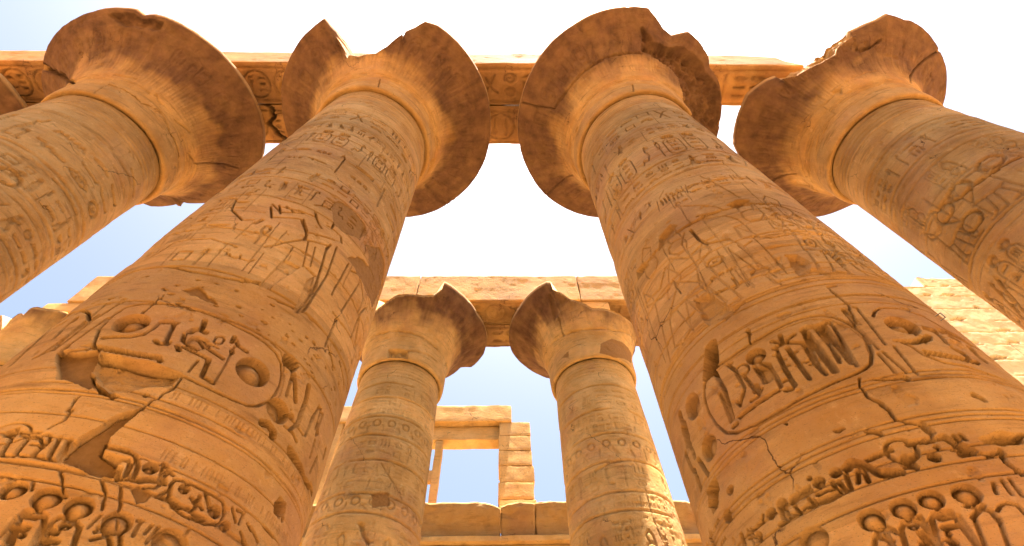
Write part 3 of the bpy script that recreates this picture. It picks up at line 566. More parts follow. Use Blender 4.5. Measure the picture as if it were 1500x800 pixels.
    for u0, v0, v1 in ((1.55, 7.2, 5.6), (1.9, 7.2, 5.4), (2.2, 7.2, 5.4), (-1.5, 8.2, 6.6), (-1.8, 8.2, 6.0), (-2.1, 8.0, 5.6), (.15, 8.9, 8.2), (1.2, 7.6, 6.6)): Chisel.col(_Raw(s), None, (u0, v0), (u0, v1), .26, r2, .018)
    k.ls('D', [[(560, 500), (690, 590), (760, 630)], [(590, 480), (740, 600)], [(640, 440), (770, 560)], [(860, 380), (1010, 560)]], .009, .016)
    for x, y in ((560, 722), (600, 735), (480, 790), (620, 700), (380, 190), (400, 178)): k.ring('D', x, y, .010, .018, .012, .2)
    z0 = k.p('D', 390, 185)[1]
    band(s, k.p('D', 560, 245)[1], k.p('D', 560, 200)[1], .35, 2.2, r, .024, .6); band(s, z0+.1, z0+.8, -2.3, 2.3, r, .034, .5, .05)
    z = z0+.95
    for h, kind in ((1.3, 'f'), (.6, 'b'), (1.1, 'b')):
        if kind == 'b': band(s, z, z+h, -2.4, 2.4, r, .032, .5, .05)
        else: frieze(s, z, z+h, -2.4, 2.4, r, .03, .34)
        s.hline(z+h+.05, .008, .014); s.hline(z+h+.11, .008, .014); z += h+.25
    s.hline(z0+.86, .018, .035, wob=.03, gap=.3)

def carve_side(c):
    def f(s):
        k = Chisel(c, s); r = random.Random(31 if c == 'L' else 47)
        lo, hi = 4.0, COLS[c][4]-1.9
        z = lo
        kinds = ['scene', 'b', 'f', 'scene', 'b', 'f', 'b', 'b']
        i = 0
        while z < hi-.6:
            kd = kinds[i % 8] if c == 'R' else kinds[(i+3) % 8]; i += 1
            h = {'scene': 2.6, 'b': .75, 'f': 1.25}[kd]; h = min(h, hi-z)
            if kd == 'scene' and h > 2:
                u = -2.3
                while u < 2.3:
                    figure(s, u, z+.05, 2.0, .028, r.choice((1, -1)), .02, r.random() < .4); u += r.uniform(1.1, 1.4)
                    for q in range(2): Chisel.col(_Raw(s), None, (u-.35+q*.3, z+2.45), (u-.35+q*.3, z+1.5), .24, r, .022)
            elif kd == 'f': frieze(s, z, z+h, -2.4, 2.4, r, .028, .32)
            else: band(s, z, z+h, -2.4, 2.4, r, .035, .55, .03)
            z += h; s.hline(z+.04, .012, .018); s.hline(z+.12, .010, .016); s.hline(z+.3, .016, .03, wob=.02, gap=.3); z += .36
        if c == 'R':
            k.l('L4', [(830, 672), (900, 612), (960, 575), (1035, 540)], .03, .09, .02)
            for x, y in ((920, 560), (810, 658), (758, 735), (850, 765)): k.s.ring(k.p('L4', x, y), .26, .2, .03, .05)
            k.ls('L8', [[(840, 20), (920, 110)], [(830, 40), (915, 130)]], .03, .05)
        else:
            k.s.ring(k.p('L1', 28, 645), .25, .22, .03, .06)
            k.l('L1', [(200, 655), (240, 700), (280, 790)], .02, .05, .02); k.l('L1', [(480, 620), (490, 680), (485, 720)], .02, .05, .02)
    return f
class _Raw:
    def __init__(s, surf): s.s = surf
    def p(s, z, x, y): return (x, y)

def carve_back(c):
    def f(s):
        k = Chisel(c, s); r = random.Random({'SL': 61, 'SR': 73}.get(c, 90))
        zs = 'L6' if c == 'SL' else 'L7'
        js = ([(300, 345), (300, 385), (290, 440), (270, 490), (260, 560), (250, 655), (250, 712)] if c == 'SL' else [(300, 350), (300, 420), (300, 490), (300, 570), (320, 655), (340, 705)]) if c in ('SL', 'SR') else None
        zz = [k.p(zs, x, y)[1] for x, y in js] if js else [13.6, 12.7, 11.5, 10.2, 8.8, 7.4]
        for i, z in enumerate(zz):
            s.hline(z, .028, .055, wob=.05, gap=.3, seed=i)
            if i > 0:
                t = zz[i-1]-.1; b = z+.1; h = t-b
                if i % 3 == 1: band(s, b, t, -2.4, 2.4, r, .03, .6)
                elif i % 3 == 2:
                    band(s, b+h*.5, t, -2.4, 2.4, r, .026, .7); band(s, b, b+h*.45, -2.4, 2.4, r, .03, .7)
                else:
                    for q in range(9): u = -2.2+q*.55; s.ring((u, b+h*.68), .13, .13, .025, .04); glyph(s, r.choice(TALL), u+.27, b+h*.3, .3, h*.5, .03)
        z = zz[-1]-.15
        u = -2.0
        while u < 2.2:
            figure(s, u, z-2.6, 1.9, .035, 1, .028, r.random() < .4); Chisel.col(_Raw(s), None, (u+.45, z-.1), (u+.45, z-1.4), .28, r, .035); Chisel.col(_Raw(s), None, (u+.8, z-.1), (u+.8, z-1.0), .28, r, .035); u += 1.35
        s.hline(z-2.8, .03, .05, wob=.04)
        if c == 'SL':
            k.f('L6', [(235, 655), (285, 650), (290, 690), (240, 692)], mode='patch', jag=.05, val=.04)
            k.l('L6', [(205, 740), (215, 770), (228, 790)], .05, .09, .02); k.l('L6', [(262, 570), (300, 630), (320, 670)], .015, .04, .03)
        if c == 'SR':
            k.l('L7', [(430, 640), (450, 720), (480, 790)], .015, .04, .03); k.l('L7', [(290, 590), (340, 566), (370, 560)], .04, .06, .03)
    return f
def carve_plain(s):
    r = random.Random(5); z = 5.0
    while z < 13:
        band(s, z, z+.8, -2.4, 2.4, r, .025, .6); s.hline(z+.9, .015, .03, wob=.02); z += 1.1

# ------------------------------------------------------------------ columns
def axis(segs):
    out = [np.arange(a, b-1e-9, d) for a, b, d in segs]; return np.concatenate(out+[np.array([segs[-1][1]])])
def shaft_mesh(c, du, zsegs, carve, half=95, seed=0, er=1.0):
    cx, cy, rt, tp, H = COLS[c]; hu = math.radians(half)*R0
    u = np.concatenate([np.arange(-hu, hu, du), np.arange(hu, 2*math.pi*R0-hu-.06, .11)]); v = axis(zsegs)
    nf = np.searchsorted(u, hu)
    s = Surf(u, v, soft=max(.0065, du*1.0)); carve(s)
    U, V = np.broadcast_arrays(u[None], v[:, None]); rr = shaft_r(c, V)
    th = U/R0+base_angle(c)
    P3 = np.stack([np.cos(th)*1.8, np.sin(th)*1.8, V], -1)+seed*3.7
    if c in ('LC', 'RC', 'L', 'R'):
        qj = random.Random(seed+40); zz = 5.6
        while zz < H-1.2:
            s.hline(zz, .010, .022, wob=.012, gap=.28, seed=int(zz*7)); ux = qj.uniform(-2.4, -1.2)
            while ux < 2.4:
                if qj.random() < .35:
                    w_ = qj.uniform(.05, .16); s.poly([(ux-w_, zz-.01), (ux-w_*.3, zz-qj.uniform(.03, .07)), (ux+w_, zz-.01), (ux+w_*.4, zz+qj.uniform(.02, .06))], .018, mode='chip', jag=.03, rough=.5)
                if qj.random() < .3: s.line([(ux, zz), (ux+qj.uniform(-.02, .02), zz+.9)], .006, .014, .012)
                ux += qj.uniform(.3, .8)
            zz += qj.uniform(.9, 1.25)
    # neck bands
    for i in range(5): s.hline(H-.18-.17*i, .012, .03, seed=i)
    # general wear: swells, worn arrises round joints, scattered dents
    wear = (fbm3(P3*.8, 3, 1)-.5)*.05+(fbm3(P3*4, 4, 2)-.5)*.007*er+(fbm3(P3*np.array([14, 14, 26]), 3, 4)-.5)*.005*er
    ero = sstep(.56, .72, fbm3(P3*np.array([.9, .9, 1.6]), 5, 6)); flake = ero*(.010+.016*fbm3(P3*5, 3, 3))*er
    dents = sstep(.70, .80, fbm3(P3*6.5, 3, 9))*.02*er
    gain = 1.85 if c in ('LC', 'RC') else 1.8 if cy < 10 else 1.1
    cut = np.where(s.D < .06, s.D*gain, s.D+.06*(gain-1))
    D = cut*(1-.15*ero)+np.where(s.P > .5, 0, flake+dents)+wear
    # drums: each its own tone
    zj = []; q = random.Random(seed+5); z = -1.6
    while z < H: zj.append(z); z += q.uniform(.85, 1.25)
    idx = np.searchsorted(zj, V[:, 0]); tv = np.array([q.uniform(-.5, .5) for _ in range(len(zj)+1)])
    tone = tv[idx][:, None]+(fbm3(P3*1.1, 4, 12)-.5)*1.1+(fbm3(P3*np.array([3, 3, 9]), 4, 14)-.5)*.7
    s2 = s
    r = rr-D
    X = np.cos(th)*r; Y = np.sin(th)*r
    Vt = np.stack([X, Y, V-GZ], -1).reshape(-1, 3)
    me = mesh_from('shaft', Vt, grid_quads(len(v), len(u), True), attrs={'patch': s.P, 'tone': np.clip(tone, -1, 1), 'soot': s.S})
    return me

PROF = [(0.0, .012), (.09, .0), (.15, .012), (.178, .04), (.19, .09), (.20, .17), (.20, .235), (.185, .25), (.21, .262), (.24, .33), (.30, .40), (.42, .48), (.52, .57), (.67, .66), (.89, .75), (1.19, .83), (1.54, .905), (1.86, .965), (None, 1.0)]
def cap_profile(c, n=150):
    """outer face of the bell, neck -> rim: r, z"""
    cx, cy, rt, tp, H = COLS[c]; hz = ZR[c]-H
    rs = [rt+(RR[c]-rt)*((a/2.05) if a is not None else 1.0) for a, h in PROF]; zs = [H+hz*h for a, h in PROF]
    t = np.linspace(0, 1, len(rs)); tt = np.linspace(0, 1, n)
    # smooth the polyline a little
    r = np.interp(tt, t, rs); z = np.interp(tt, t, zs)
    k = np.ones(9)/9
    def sm(a):
        p = np.concatenate([np.full(4, a[0]), a, np.full(4, a[-1])]); return np.convolve(p, k, 'valid')
    r2, z2 = sm(r), sm(z); r2[0], z2[0], r2[-1], z2[-1] = r[0], z[0], r[-1], z[-1]
    return r2, z2
def cap_pix(c, x, y):
    """picture point -> (angle from the eye direction, radius, arc position) on the bell, or on the rim plane if it misses"""
    cx, cy = COLS[c][:2]; r, z = cap_profile(c); zi = np.maximum.accumulate(z); d = ray(x, y)
    t = np.arange(8, 45, .01); P = d[None]*t[:, None]; rad = np.hypot(P[:, 0]-cx, P[:, 1]-cy)
    ins = (P[:, 2] > zi[0]) & (P[:, 2] < zi[-1]) & (rad < np.interp(P[:, 2], zi, r))
    i = int(np.argmax(ins)) if ins.any() else None
    p = P[i] if i is not None else d*(ZR[c]/d[2])
    rr = math.hypot(p[0]-cx, p[1]-cy); th = wrap(math.atan2(p[1]-cy, p[0]-cx)-base_angle(c))
    sarc = float(np.interp(p[2], zi, np.linspace(0, 1, len(r)))) if i is not None else 1.0
    return th, rr, sarc
RIM = {
 'LC': ('L2', [(78, 344), (78, 300), (90, 240), (130, 150), (180, 95), (220, 64), (240, 95), (280, 150), (308, 190), (300, 206), (340, 195), (400, 185), (440, 160), (480, 125), (530, 100), (570, 75), (620, 75), (680, 125), (740, 210), (780, 290), (800, 400), (790, 520), (760, 600), (700, 670), (640, 715), (560, 750), (515, 756)]),
 'RC': ('L3', [(365, 755), (300, 745), (180, 675), (120, 580), (92, 420), (105, 330), (140, 240), (200, 150), (280, 85), (380, 35), (480, 17), (545, 22), (560, 55), (600, 105), (630, 130), (680, 118), (715, 150), (745, 200), (755, 235), (780, 280), (792, 330), (792, 400), (780, 475)]),
 'L': ('L1', [(150, 300), (155, 240), (170, 180), (210, 120), (270, 75), (340, 48), (400, 38), (490, 42), (515, 62), (560, 64), (600, 72), (700, 120), (800, 195), (880, 290), (930, 380), (955, 480), (957, 560), (740, 755), (650, 755)]),
 'R': ('L4', [(330, 752), (60, 540), (42, 500), (50, 420), (90, 330), (160, 285), (250, 262), (340, 215), (388, 188), (392, 165), (470, 110), (540, 75), (570, 55), (630, 80), (650, 75), (700, 110), (745, 175), (770, 240), (768, 330)]),
 'SL': ('L6', [(245, 150), (270, 130), (310, 103), (380, 105), (410, 105), (435, 85), (480, 115), (530, 170), (555, 220), (562, 270), (540, 320), (490, 305)]),
 'SR': ('L7', [(405, 210), (370, 165), (280, 140), (220, 115), (155, 82), (130, 95), (80, 150), (50, 210), (42, 260), (60, 305), (100, 330), (150, 335)]),
 'BL': (None, [(0, 488), (14, 470), (25, 462), (30, 461), (31, 465), (42, 454), (52, 451.6), (66, 454), (80, 456), (96, 459)])}
def rim_radius(c, th):
    """broken outline: rim radius for each angle (from the eye direction)"""
    if c not in RIM: return np.full(len(th), RR[c])
    zn, pts = RIM[c]; ox, oy, k = Z[zn] if zn else (0, 0, 1)
    A = sorted((cap_pix(c, ox+x*k, oy+y*k)[:2] for x, y in pts), key=lambda a: a[0])
    ta = np.array([a[0] for a in A]); ra = np.array([a[1] for a in A]); ra = np.minimum(ra, RR[c]*1.05)
    ra = np.where(ra > .965*RR[c], RR[c]*.4+ra*.6, ra)
    R = RR[c] if c != 'BL' else 2.3      # the far left capital is broken all round
    ta = np.concatenate([[ta[0]-.35], ta, [ta[-1]+.35]]); ra = np.concatenate([[R], ra, [R]])
    if c == 'SR':                      # the side turned right and away is broken off
        m = A[-1][0]; ra[-1] = 2.5; ta = np.append(ta, ta[-1]+.9); ra = np.append(ra, R)
    return np.interp(th, ta, ra, left=R, right=R)
def cap_mesh(c, nth=540, nb=150, carve=None, seed=0):
    cx, cy, rt, tp, H = COLS[c]; r, z = cap_profile(c, nb)
    R = RR[c]; zt = ZR[c]
    lip = [(R+.015, zt+.10), (R+.02, zt+.20), (R-.02, zt+.27)]
    top = [(R+(1.0-R)*q, zt+.28+.02*q) for q in np.linspace(.02, 1, 16)]
    rp = np.concatenate([r, [a for a, b in lip], [a for a, b in top]]); zp = np.concatenate([z, [b for a, b in lip], [b for a, b in top]])
    th = np.linspace(-math.pi, math.pi, nth, endpoint=False); Rb = rim_radius(c, th)
    ds = np.hypot(np.diff(r), np.diff(z)); arc = np.concatenate([[0], np.cumsum(ds)])
    um = th*2.6
    s = Surf(um, arc, soft=.022)
    if carve: carve(s, arc, c)
    D = np.zeros((len(rp), nth)); D[:nb] = s.D
    T, _ = np.broadcast_arrays(th[None], rp[:, None]); RP = np.repeat(rp[:, None], nth, 1); ZP = np.repeat(zp[:, None], nth, 1)
    # profile normals
    dr = np.gradient(rp); dz = np.gradient(zp); L = np.hypot(dr, dz)+1e-9; nr, nz = dz/L, -dr/L
    intact = Rb > (.84 if cy > 10 else .86)*R
    flare = np.clip((RP-rt-.35)/(R-rt-.35), 0, 1)**2
    RP = np.where(intact[None], RP+(Rb-R)[None]*flare, RP)
    P3 = np.stack([np.cos(T)*RP, np.sin(T)*RP, ZP], -1)+seed*5.3
    wear = (fbm3(P3*.9, 3, 1)-.5)*.05+(fbm3(P3*5, 4, 2)-.5)*.02+sstep(.64, .78, fbm3(P3*3.2, 4, 7))*.03
    Dn = D+wear
    X = RP-nr[:, None]*Dn; Zz = ZP-nz[:, None]*Dn
    # breaks: everything beyond the break line is pulled back to a rough sloping face
    zb = np.interp(np.minimum(Rb, R), np.maximum.accumulate(r), z)
    rough = (fbm3(P3*np.array([1.3, 1.3, 2.2]), 5, 21)-.5)*.42+(np.abs(fbm3(P3*3.5, 4, 23)-.5))*.30-.05
    far = cy > 10; rough = rough*(.3 if far else 1.0)
    face = Rb[None]-(.0 if far else .34)*(ZP-zb[None])+rough*np.clip((ZP-zb[None])/.25, 0, 1)
    brk = (~intact)[None] & (RP > np.maximum(face, 1.2)) & (RP > Rb[None]-.02-.0*RP)
    # top and lip also follow the face
    cut = np.where((~intact)[None], np.minimum(X, np.maximum(face, 1.2)), X)
    X = np.where(brk | (((~intact)[None]) & (ZP >= zt)), cut, X)
    if far:                            # the upper bell is gone: a rough slope from the break up to the abacus
        lim = zb[None]+.10+rough*.25+(.38 if c == 'BL' else .80)*np.clip(Rb[None]-X, 0, 3)
        Zz = np.where((~intact)[None], np.minimum(Zz, lim), Zz)
    ang = T+base_angle(c)
    Vt = np.stack([np.cos(ang)*X, np.sin(ang)*X, Zz-GZ], -1).reshape(-1, 3)
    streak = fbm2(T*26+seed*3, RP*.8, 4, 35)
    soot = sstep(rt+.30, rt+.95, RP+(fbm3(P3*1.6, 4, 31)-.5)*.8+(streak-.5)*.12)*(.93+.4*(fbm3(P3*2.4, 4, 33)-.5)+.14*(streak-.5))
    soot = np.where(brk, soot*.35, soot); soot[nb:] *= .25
    tone = (fbm3(P3*1.2, 4, 41)-.5)*1.3+(fbm3(P3*4, 4, 43)-.5)*.8
    Pm = np.zeros_like(X); Pm[:nb] = s.P
    kr = int(np.searchsorted(np.maximum.accumulate(z), H+(ZR[c]-H)*.25))   # the neck ring ends at this course
    Vt = Vt.reshape(len(rp), nth, 3); out = []
    for nm, a, b in (('neck_ring', 0, kr+1), ('capital', kr, len(rp))):
        out.append(mesh_from(nm, Vt[a:b].reshape(-1, 3), grid_quads(b-a, nth, True), attrs={'patch': Pm[a:b], 'tone': np.clip(tone[a:b], -1, 1), 'soot': np.clip(soot[a:b], 0, 1)}))
    return out
def cap_carve(s, arc, c):
    r = random.Random(sum(map(ord, c))); A = arc[-1]
    for q in (.20, .29, .315, .34): s.hline(A*q, .014, .03, seed=int(q*100))
    n = 44
    for i in range(n):                                  # sepals and rays of the papyrus umbel
        u = -math.pi*2.6+(i+.5)/n*2*math.pi*2.6; w = math.pi*2.6/n
        for o in (-.9, -.3, .3, .9): s.line([(u+o*w, A*.42), (u+o*w*1.0, A*(.60 if abs(o) > .5 else .70))], .010, .022)
        if i % 2 == 0 and r.random() > .15: cartouche(s, u, A*.76, .32, .66, r, .035, False)
        elif r.random() > .3: glyph(s, r.choice(TALL), u, A*.75, .28, .55, .032)
    for q in (.64, .655, .885, .93, .95): s.hline(A*q, .010, .014, wob=.02, gap=.25, seed=int(q*300))
    def cp(zn, pts): ox, oy, k = Z[zn]; return [(lambda t: (t[0]*2.6, float(np.interp(t[2], np.linspace(0, 1, len(arc)), arc))))(cap_pix(c, ox+x*k, oy+y*k)) for x, y in pts]
    if c == 'LC':
        s.line(cp('L2', [(415, 275), (410, 300)]), .025, .08, .02); s.line(cp('L2', [(580, 365), (590, 440), (625, 500)]), .02, .05, .03)
        s.poly(cp('L2', [(580, 560), (605, 545), (600, 570), (578, 600)]), .15, mode='chip', jag=.02); s.poly(cp('L2', [(565, 640), (600, 610), (640, 700), (610, 690)]), .10, mode='chip', jag=.05)
        s.poly(cp('L2', [(775, 490), (795, 455), (790, 520)]), .1, mode='chip', jag=.03)
    if c == 'RC':
        s.poly(cp('L3', [(515, 100), (560, 140), (640, 150), (740, 230), (790, 330), (785, 460), (760, 470), (700, 420), (690, 400), (660, 320), (645, 270), (600, 220), (520, 180)]), .30, mode='chip', jag=.06, rough=.7)
        s.line(cp('L3', [(520, 185), (450, 186), (390, 200), (330, 240), (280, 290), (250, 330), (215, 375)]), .03, .09, .04); s.line(cp('L3', [(108, 355), (160, 368), (215, 375)]), .022, .10, .02)
        s.line(cp('L3', [(280, 605), (230, 635), (185, 678)]), .022, .08, .02); s.line(cp('L3', [(485, 290), (490, 325)]), .025, .08, .02); s.line(cp('L3', [(640, 260), (670, 320), (690, 400)]), .04, .12, .02)
    if c == 'L':
        s.line(cp('L1', [(345, 345), (400, 310), (480, 345), (520, 380), (540, 385), (590, 410), (620, 480), (650, 540), (655, 610), (620, 680)]), .02, .05, .04)
        s.line(cp('L1', [(570, 350), (590, 385)]), .03, .05, .03); s.line(cp('L1', [(640, 440), (700, 490)]), .03, .05, .03); s.line(cp('L1', [(690, 560), (715, 600), (700, 650), (650, 690)]), .02, .06, .03)
        s.line(cp('L1', [(155, 245), (200, 270), (250, 300), (270, 310)]), .07, .3, .03); s.line(cp('L1', [(720, 600), (800, 600), (880, 620)]), .025, .08, .02)
        s.poly(cp('L1', [(385, 50), (490, 45), (600, 80), (590, 110), (560, 115), (530, 95), (460, 100)]), .16, mode='chip', jag=.05, rough=.6); s.line(cp('L1', [(420, 275), (500, 290)]), .025, .05, .03)
    if c == 'R':
        s.poly(cp('L4', [(370, 318), (405, 303), (412, 325), (380, 330)]), .08, mode='chip', jag=.02); s.line(cp('L4', [(645, 285), (670, 230), (710, 195), (745, 175)]), .03, .12, .02)
        s.line(cp('L4', [(530, 245), (450, 265), (360, 350), (300, 400), (260, 480), (265, 560), (285, 610)]), .02, .04, .03); s.line(cp('L4', [(300, 365), (340, 368), (385, 395), (330, 460), (320, 560)]), .016, .04, .03)
        s.line(cp('L4', [(165, 625), (210, 605), (250, 600), (300, 645), (340, 665)]), .03, .09, .03); s.line(cp('L4', [(460, 170), (510, 155), (540, 135)]), .05, .14, .03)
        s.poly(cp('L4', [(215, 610), (270, 605), (320, 650), (250, 640)]), .06, mode='chip', jag=.03)
    if c == 'SL':
        s.poly(cp('L6', [(283, 252), (340, 255), (338, 278), (283, 284)]), .16, mode='chip', jag=.02); s.line(cp('L6', [(340, 255), (400, 270), (420, 290)]), .03, .06, .04)
        s.line(cp('L6', [(230, 225), (280, 205), (330, 203), (370, 215), (420, 250)]), .03, .06, .03)
    if c == 'SR':
        s.line(cp('L7', [(155, 90), (170, 130), (190, 170), (200, 212)]), .035, .10, .03); s.poly(cp('L7', [(150, 95), (165, 95), (190, 150), (175, 170)]), .12, mode='chip', jag=.04)
        s.line(cp('L7', [(165, 240), (220, 205), (280, 195), (340, 200), (400, 235)]), .03, .06, .03)
        s.poly(cp('L7', [(302, 262), (305, 235), (335, 222), (370, 235), (392, 270), (390, 290), (340, 275)]), mode='patch', jag=.03, val=.0)
        s.poly(cp('L7', [(195, 275), (215, 255), (215, 275)]), mode='patch', jag=.03)

def lathe(prof, n=64):
    th = np.linspace(0, 2*math.pi, n, endpoint=False); P = np.array(prof)
    V = np.stack([np.cos(th)[None]*P[:, :1], np.sin(th)[None]*P[:, :1], np.repeat(P[:, 1:], n, 1)], -1).reshape(-1, 3)
    return V, grid_quads(len(P), n, True)

def rough_block(x0, x1, y0, y1, z0, z1, res=.08, amp=.03, rad=.05, seed=0, soffit=None, front=None, notch=None):
    """stone block with worn, chipped arrises; soffit / front: Surf functions carved into those faces (u = x, v = y or z)"""
    def ax(a, b): return np.linspace(a, b, max(3, int(round((b-a)/res))+1))
    gx, gy, gz = ax(x0, x1), ax(y0, y1), ax(z0, z1); Vs = []; Qs = []; Ts = []; Ss = []; off = 0
    lo = np.array([x0, y0, z0]); hi = np.array([x1, y1, z1])
    faces = [('z', z0, gx, gy), ('z', z1, gx, gy), ('y', y0, gx, gz), ('y', y1, gx, gz), ('x', x0, gy, gz), ('x', x1, gy, gz)]
    for kk, (a, val, g1, g2) in enumerate(faces):
        A, B = np.meshgrid(g1, g2); K = np.full_like(A, val)
        P = np.stack({'z': [A, B, K], 'y': [A, K, B], 'x': [K, A, B]}[a], -1)
        cut = np.zeros_like(A)
        fn = soffit if kk == 0 else front if kk == 2 else None
        if fn:
            s = Surf(g1, g2, soft=max(.012, res*1.1)); fn(s); cut = s.D
        Pn = P+seed*4.1
        rd = rad*(.35+2.6*np.clip(fbm3(Pn*1.6, 4, 3)-.35, 0, 1)**1.5*2)
        rd = np.minimum(rd, .45*min(hi-lo))[..., None]
        q = np.clip(P, lo+rd, hi-rd); dv = P-q; l = np.linalg.norm(dv, axis=-1, keepdims=True)+1e-9
        Pr = q+dv/l*np.minimum(l, rd)
        nrm = {'z': [0, 0, 1], 'y': [0, 1, 0], 'x': [1, 0, 0]}[a]; sg = 1 if kk % 2 else -1
        Pr = Pr-np.array(nrm)*sg*cut[..., None]
        dn = np.stack([fbm3(Pn*1.1+7*i, 4, 11+i)-.5 for i in range(3)], -1)*2*amp
        Pr = Pr+dn
        if notch is not None: Pr = notch(Pr)
        nr, nc = A.shape; flip = (a == 'z' and kk == 0) or (a == 'y' and kk == 3) or (a == 'x' and kk == 4)
        Vs.append(Pr.reshape(-1, 3)); Qs.append(grid_quads(nr, nc, False, flip)+off); off += nr*nc
        Ts.append((fbm3(Pn*.7, 4, 51)-.5).ravel()*1.4); Ss.append((.28+.34*sstep(.3, .65, fbm3(Pn*.9, 4, 53)) if (kk == 0 and soffit) else np.zeros_like(A)).ravel())  # carved soffits: shade painted into the colour, against the glow from the ground
    rough_block.soot = np.concatenate(Ss)
    return np.concatenate(Vs), np.concatenate(Qs), np.concatenate(Ts)
def block(name, mat, parent, org, *a, tone=0, soot=0, **k):
    V, Q, T = rough_block(*a, **k); V = V-np.array(org)
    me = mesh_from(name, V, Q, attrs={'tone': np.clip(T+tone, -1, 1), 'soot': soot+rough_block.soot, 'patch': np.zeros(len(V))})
    return link(name, me, mat, parent)

def column(c, label, du, zsegs, carve, mat, group, seed, nth=540, nb=150, half=95, er=1.0):
    cx, cy, rt, tp, H = COLS[c]
    e = empty('papyrus_column', (cx, cy, GZ), label, 'column', group)
    link('shaft', shaft_mesh(c, du, zsegs, carve, half, seed, er), mat, e)
    ring_me, cap_me = cap_mesh(c, nth, nb, cap_carve, seed)
    link('neck_ring', ring_me, mat, e); link('capital', cap_me, mat, e)
    zt = ZR[c]+.30; zb = (19.85 if cy < 10 else 20.22)
    y0, y1 = (3.9, 6.5) if cy < 10 else (15.0, 17.8)
    block('abacus', mat, e, (cx, cy, GZ), cx-1.4, cx+1.4, y0, y1, zt-.03, zb-.02, res=.12, amp=.03, rad=.05, seed=seed)
    V, Q = lathe([(0.01, 0), (2.75, 0), (2.78, .1), (2.72, .55), (2.55, .62), (2.0, .66)], 72)
    link('base', mesh_from('base', V, Q, attrs={'tone': np.zeros(len(V)), 'soot': np.zeros(len(V)), 'patch': np.zeros(len(V))}), mat, e)
    return e

NEAR = 'near row of carved papyrus columns'; FAR = 'papyrus columns across the nave'
ZN = lambda H: [(-1.55, 1.4, .08), (1.4, 5.8, .0072), (5.8, 9.5, .013), (9.5, H, .026)]
column('LC', 'massive carved column left of centre, with mortar-patched cartouche and split capital leaving a pointed shard', .0062, ZN(16.04), carve_LC, STONE, NEAR, 1, 720, 170, 88)
column('RC', 'massive carved column right of centre, its capital crumbled into rough rock on the right', .0062, ZN(15.55), carve_RC, STONE, NEAR, 2, 720, 170, 88)
ZS = lambda H: [(-1.55, 3.8, .1), (3.8, 9.0, .03), (9.0, H, .035)]
column('L', 'near column at the left edge, its wide dark-rimmed capital almost whole', .02, ZS(15.42), carve_side('L'), STONE, NEAR, 3, 640, 150)
column('R', 'near column at the right edge, with the front of its capital broken and notched', .02, ZS(15.57), carve_side('R'), STONE, NEAR, 4, 640, 150)
ZB = lambda H: [(-1.55, 4.5, .12), (4.5, 9.0, .035), (9.0, H, .035)]
column('SL', 'far column left of the window frame, with a dark square hole under its capital', .022, ZB(15.1), carve_back('SL'), STONE2, FAR, 5, 420, 120)
column('SR', 'far column right of the window frame, with a smooth plaster patch on its capital', .022, ZB(15.2), carve_back('SR'), STONE2, FAR, 6, 420, 120)
column('BL', 'far column mostly hidden behind the big left column, only its bright capital showing', .05, [(-1.55, 5, .3), (5, 15.15, .06)], carve_back('BL'), STONE2, FAR, 7, 300, 90)
column('FL', 'near column beyond the left edge column, just a sliver of capital rim under the architrave', .06, [(-1.55, 5, .3), (5, 15.5, .08)], carve_plain, STONE, NEAR, 8, 260, 80)

# ------------------------------------------------------------------ architraves
YF, YJ, YB, ZBM, HB = 3.54, 5.10, 6.665, 19.85, 2.07
BG = 'architrave beams over the near columns'
def soffit_fn(x0, x1, y0, y1, seed, dep=.09, plain=False):
    def f(s):
        r = random.Random(seed); a, b = y0+.22, y1-.12
        s.line([(x0+.1, a), (x1-.1, a)], .02, dep); s.line([(x0+.1, b), (x1-.1, b)], .02, dep)
        if plain: return
        x = x0+.3; h = (b-a)*.84; m = (a+b)/2
        while x < x1-.4:
            w = h*r.uniform(.45, .7)
            if r.random() < .25:
                s.line(rrect(x+w, m, w*1.9, h), .022, dep); cell(s, x+w*.6, m, w*.6, h*.66, dep, r); cell(s, x+w*1.4, m, w*.6, h*.66, dep, r); x += w*2.2
            else: cell(s, x+w/2, m, w, h, dep, r); x += w*1.12
    return f
def beam(label, x0, x1, y0, y1, zb, hb, mat, group, seed, carve=True, res=.05, notch=None, plain=False, rad=.05):
    o = ((x0+x1)/2, (y0+y1)/2, zb)
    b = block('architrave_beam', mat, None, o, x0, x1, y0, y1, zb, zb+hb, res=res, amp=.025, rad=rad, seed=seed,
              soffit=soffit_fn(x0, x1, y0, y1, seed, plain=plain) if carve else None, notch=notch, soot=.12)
    b.location = o; b['label'] = label; b['category'] = 'stone beam'; b['kind'] = 'thing'; b['group'] = group
    return b
x_end = float(on_y(1192, 100, YF)[0])
def crack_cut(P):                      # a black cleft through the rear beam left of the split capital
    P = P.copy(); xc = on_z(392, 165, ZBM)[0]; xd = on_z(412, 208, ZBM)[0]
    t = (P[..., 1]-YJ)/(YB-YJ); xm = xc+(xd-xc)*t+.16*np.sin(t*9)+.05*np.sin(t*23)
    d = P[..., 0]-xm; w = .12*(1-.3*t); g = np.clip(1-np.abs(d)/w, 0, 1)
    P[..., 2] = np.where(P[..., 2] < ZBM+.3, P[..., 2]+1.1*np.sqrt(g), P[..., 2]); return P
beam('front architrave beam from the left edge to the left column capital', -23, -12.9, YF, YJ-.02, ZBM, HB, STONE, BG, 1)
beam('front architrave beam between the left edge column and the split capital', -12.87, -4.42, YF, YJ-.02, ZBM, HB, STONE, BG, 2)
beam('front architrave beam between the two big middle capitals, carved with a seated bird underneath', -4.38, 4.38, YF, YJ-.02, ZBM, HB, STONE, BG, 3)
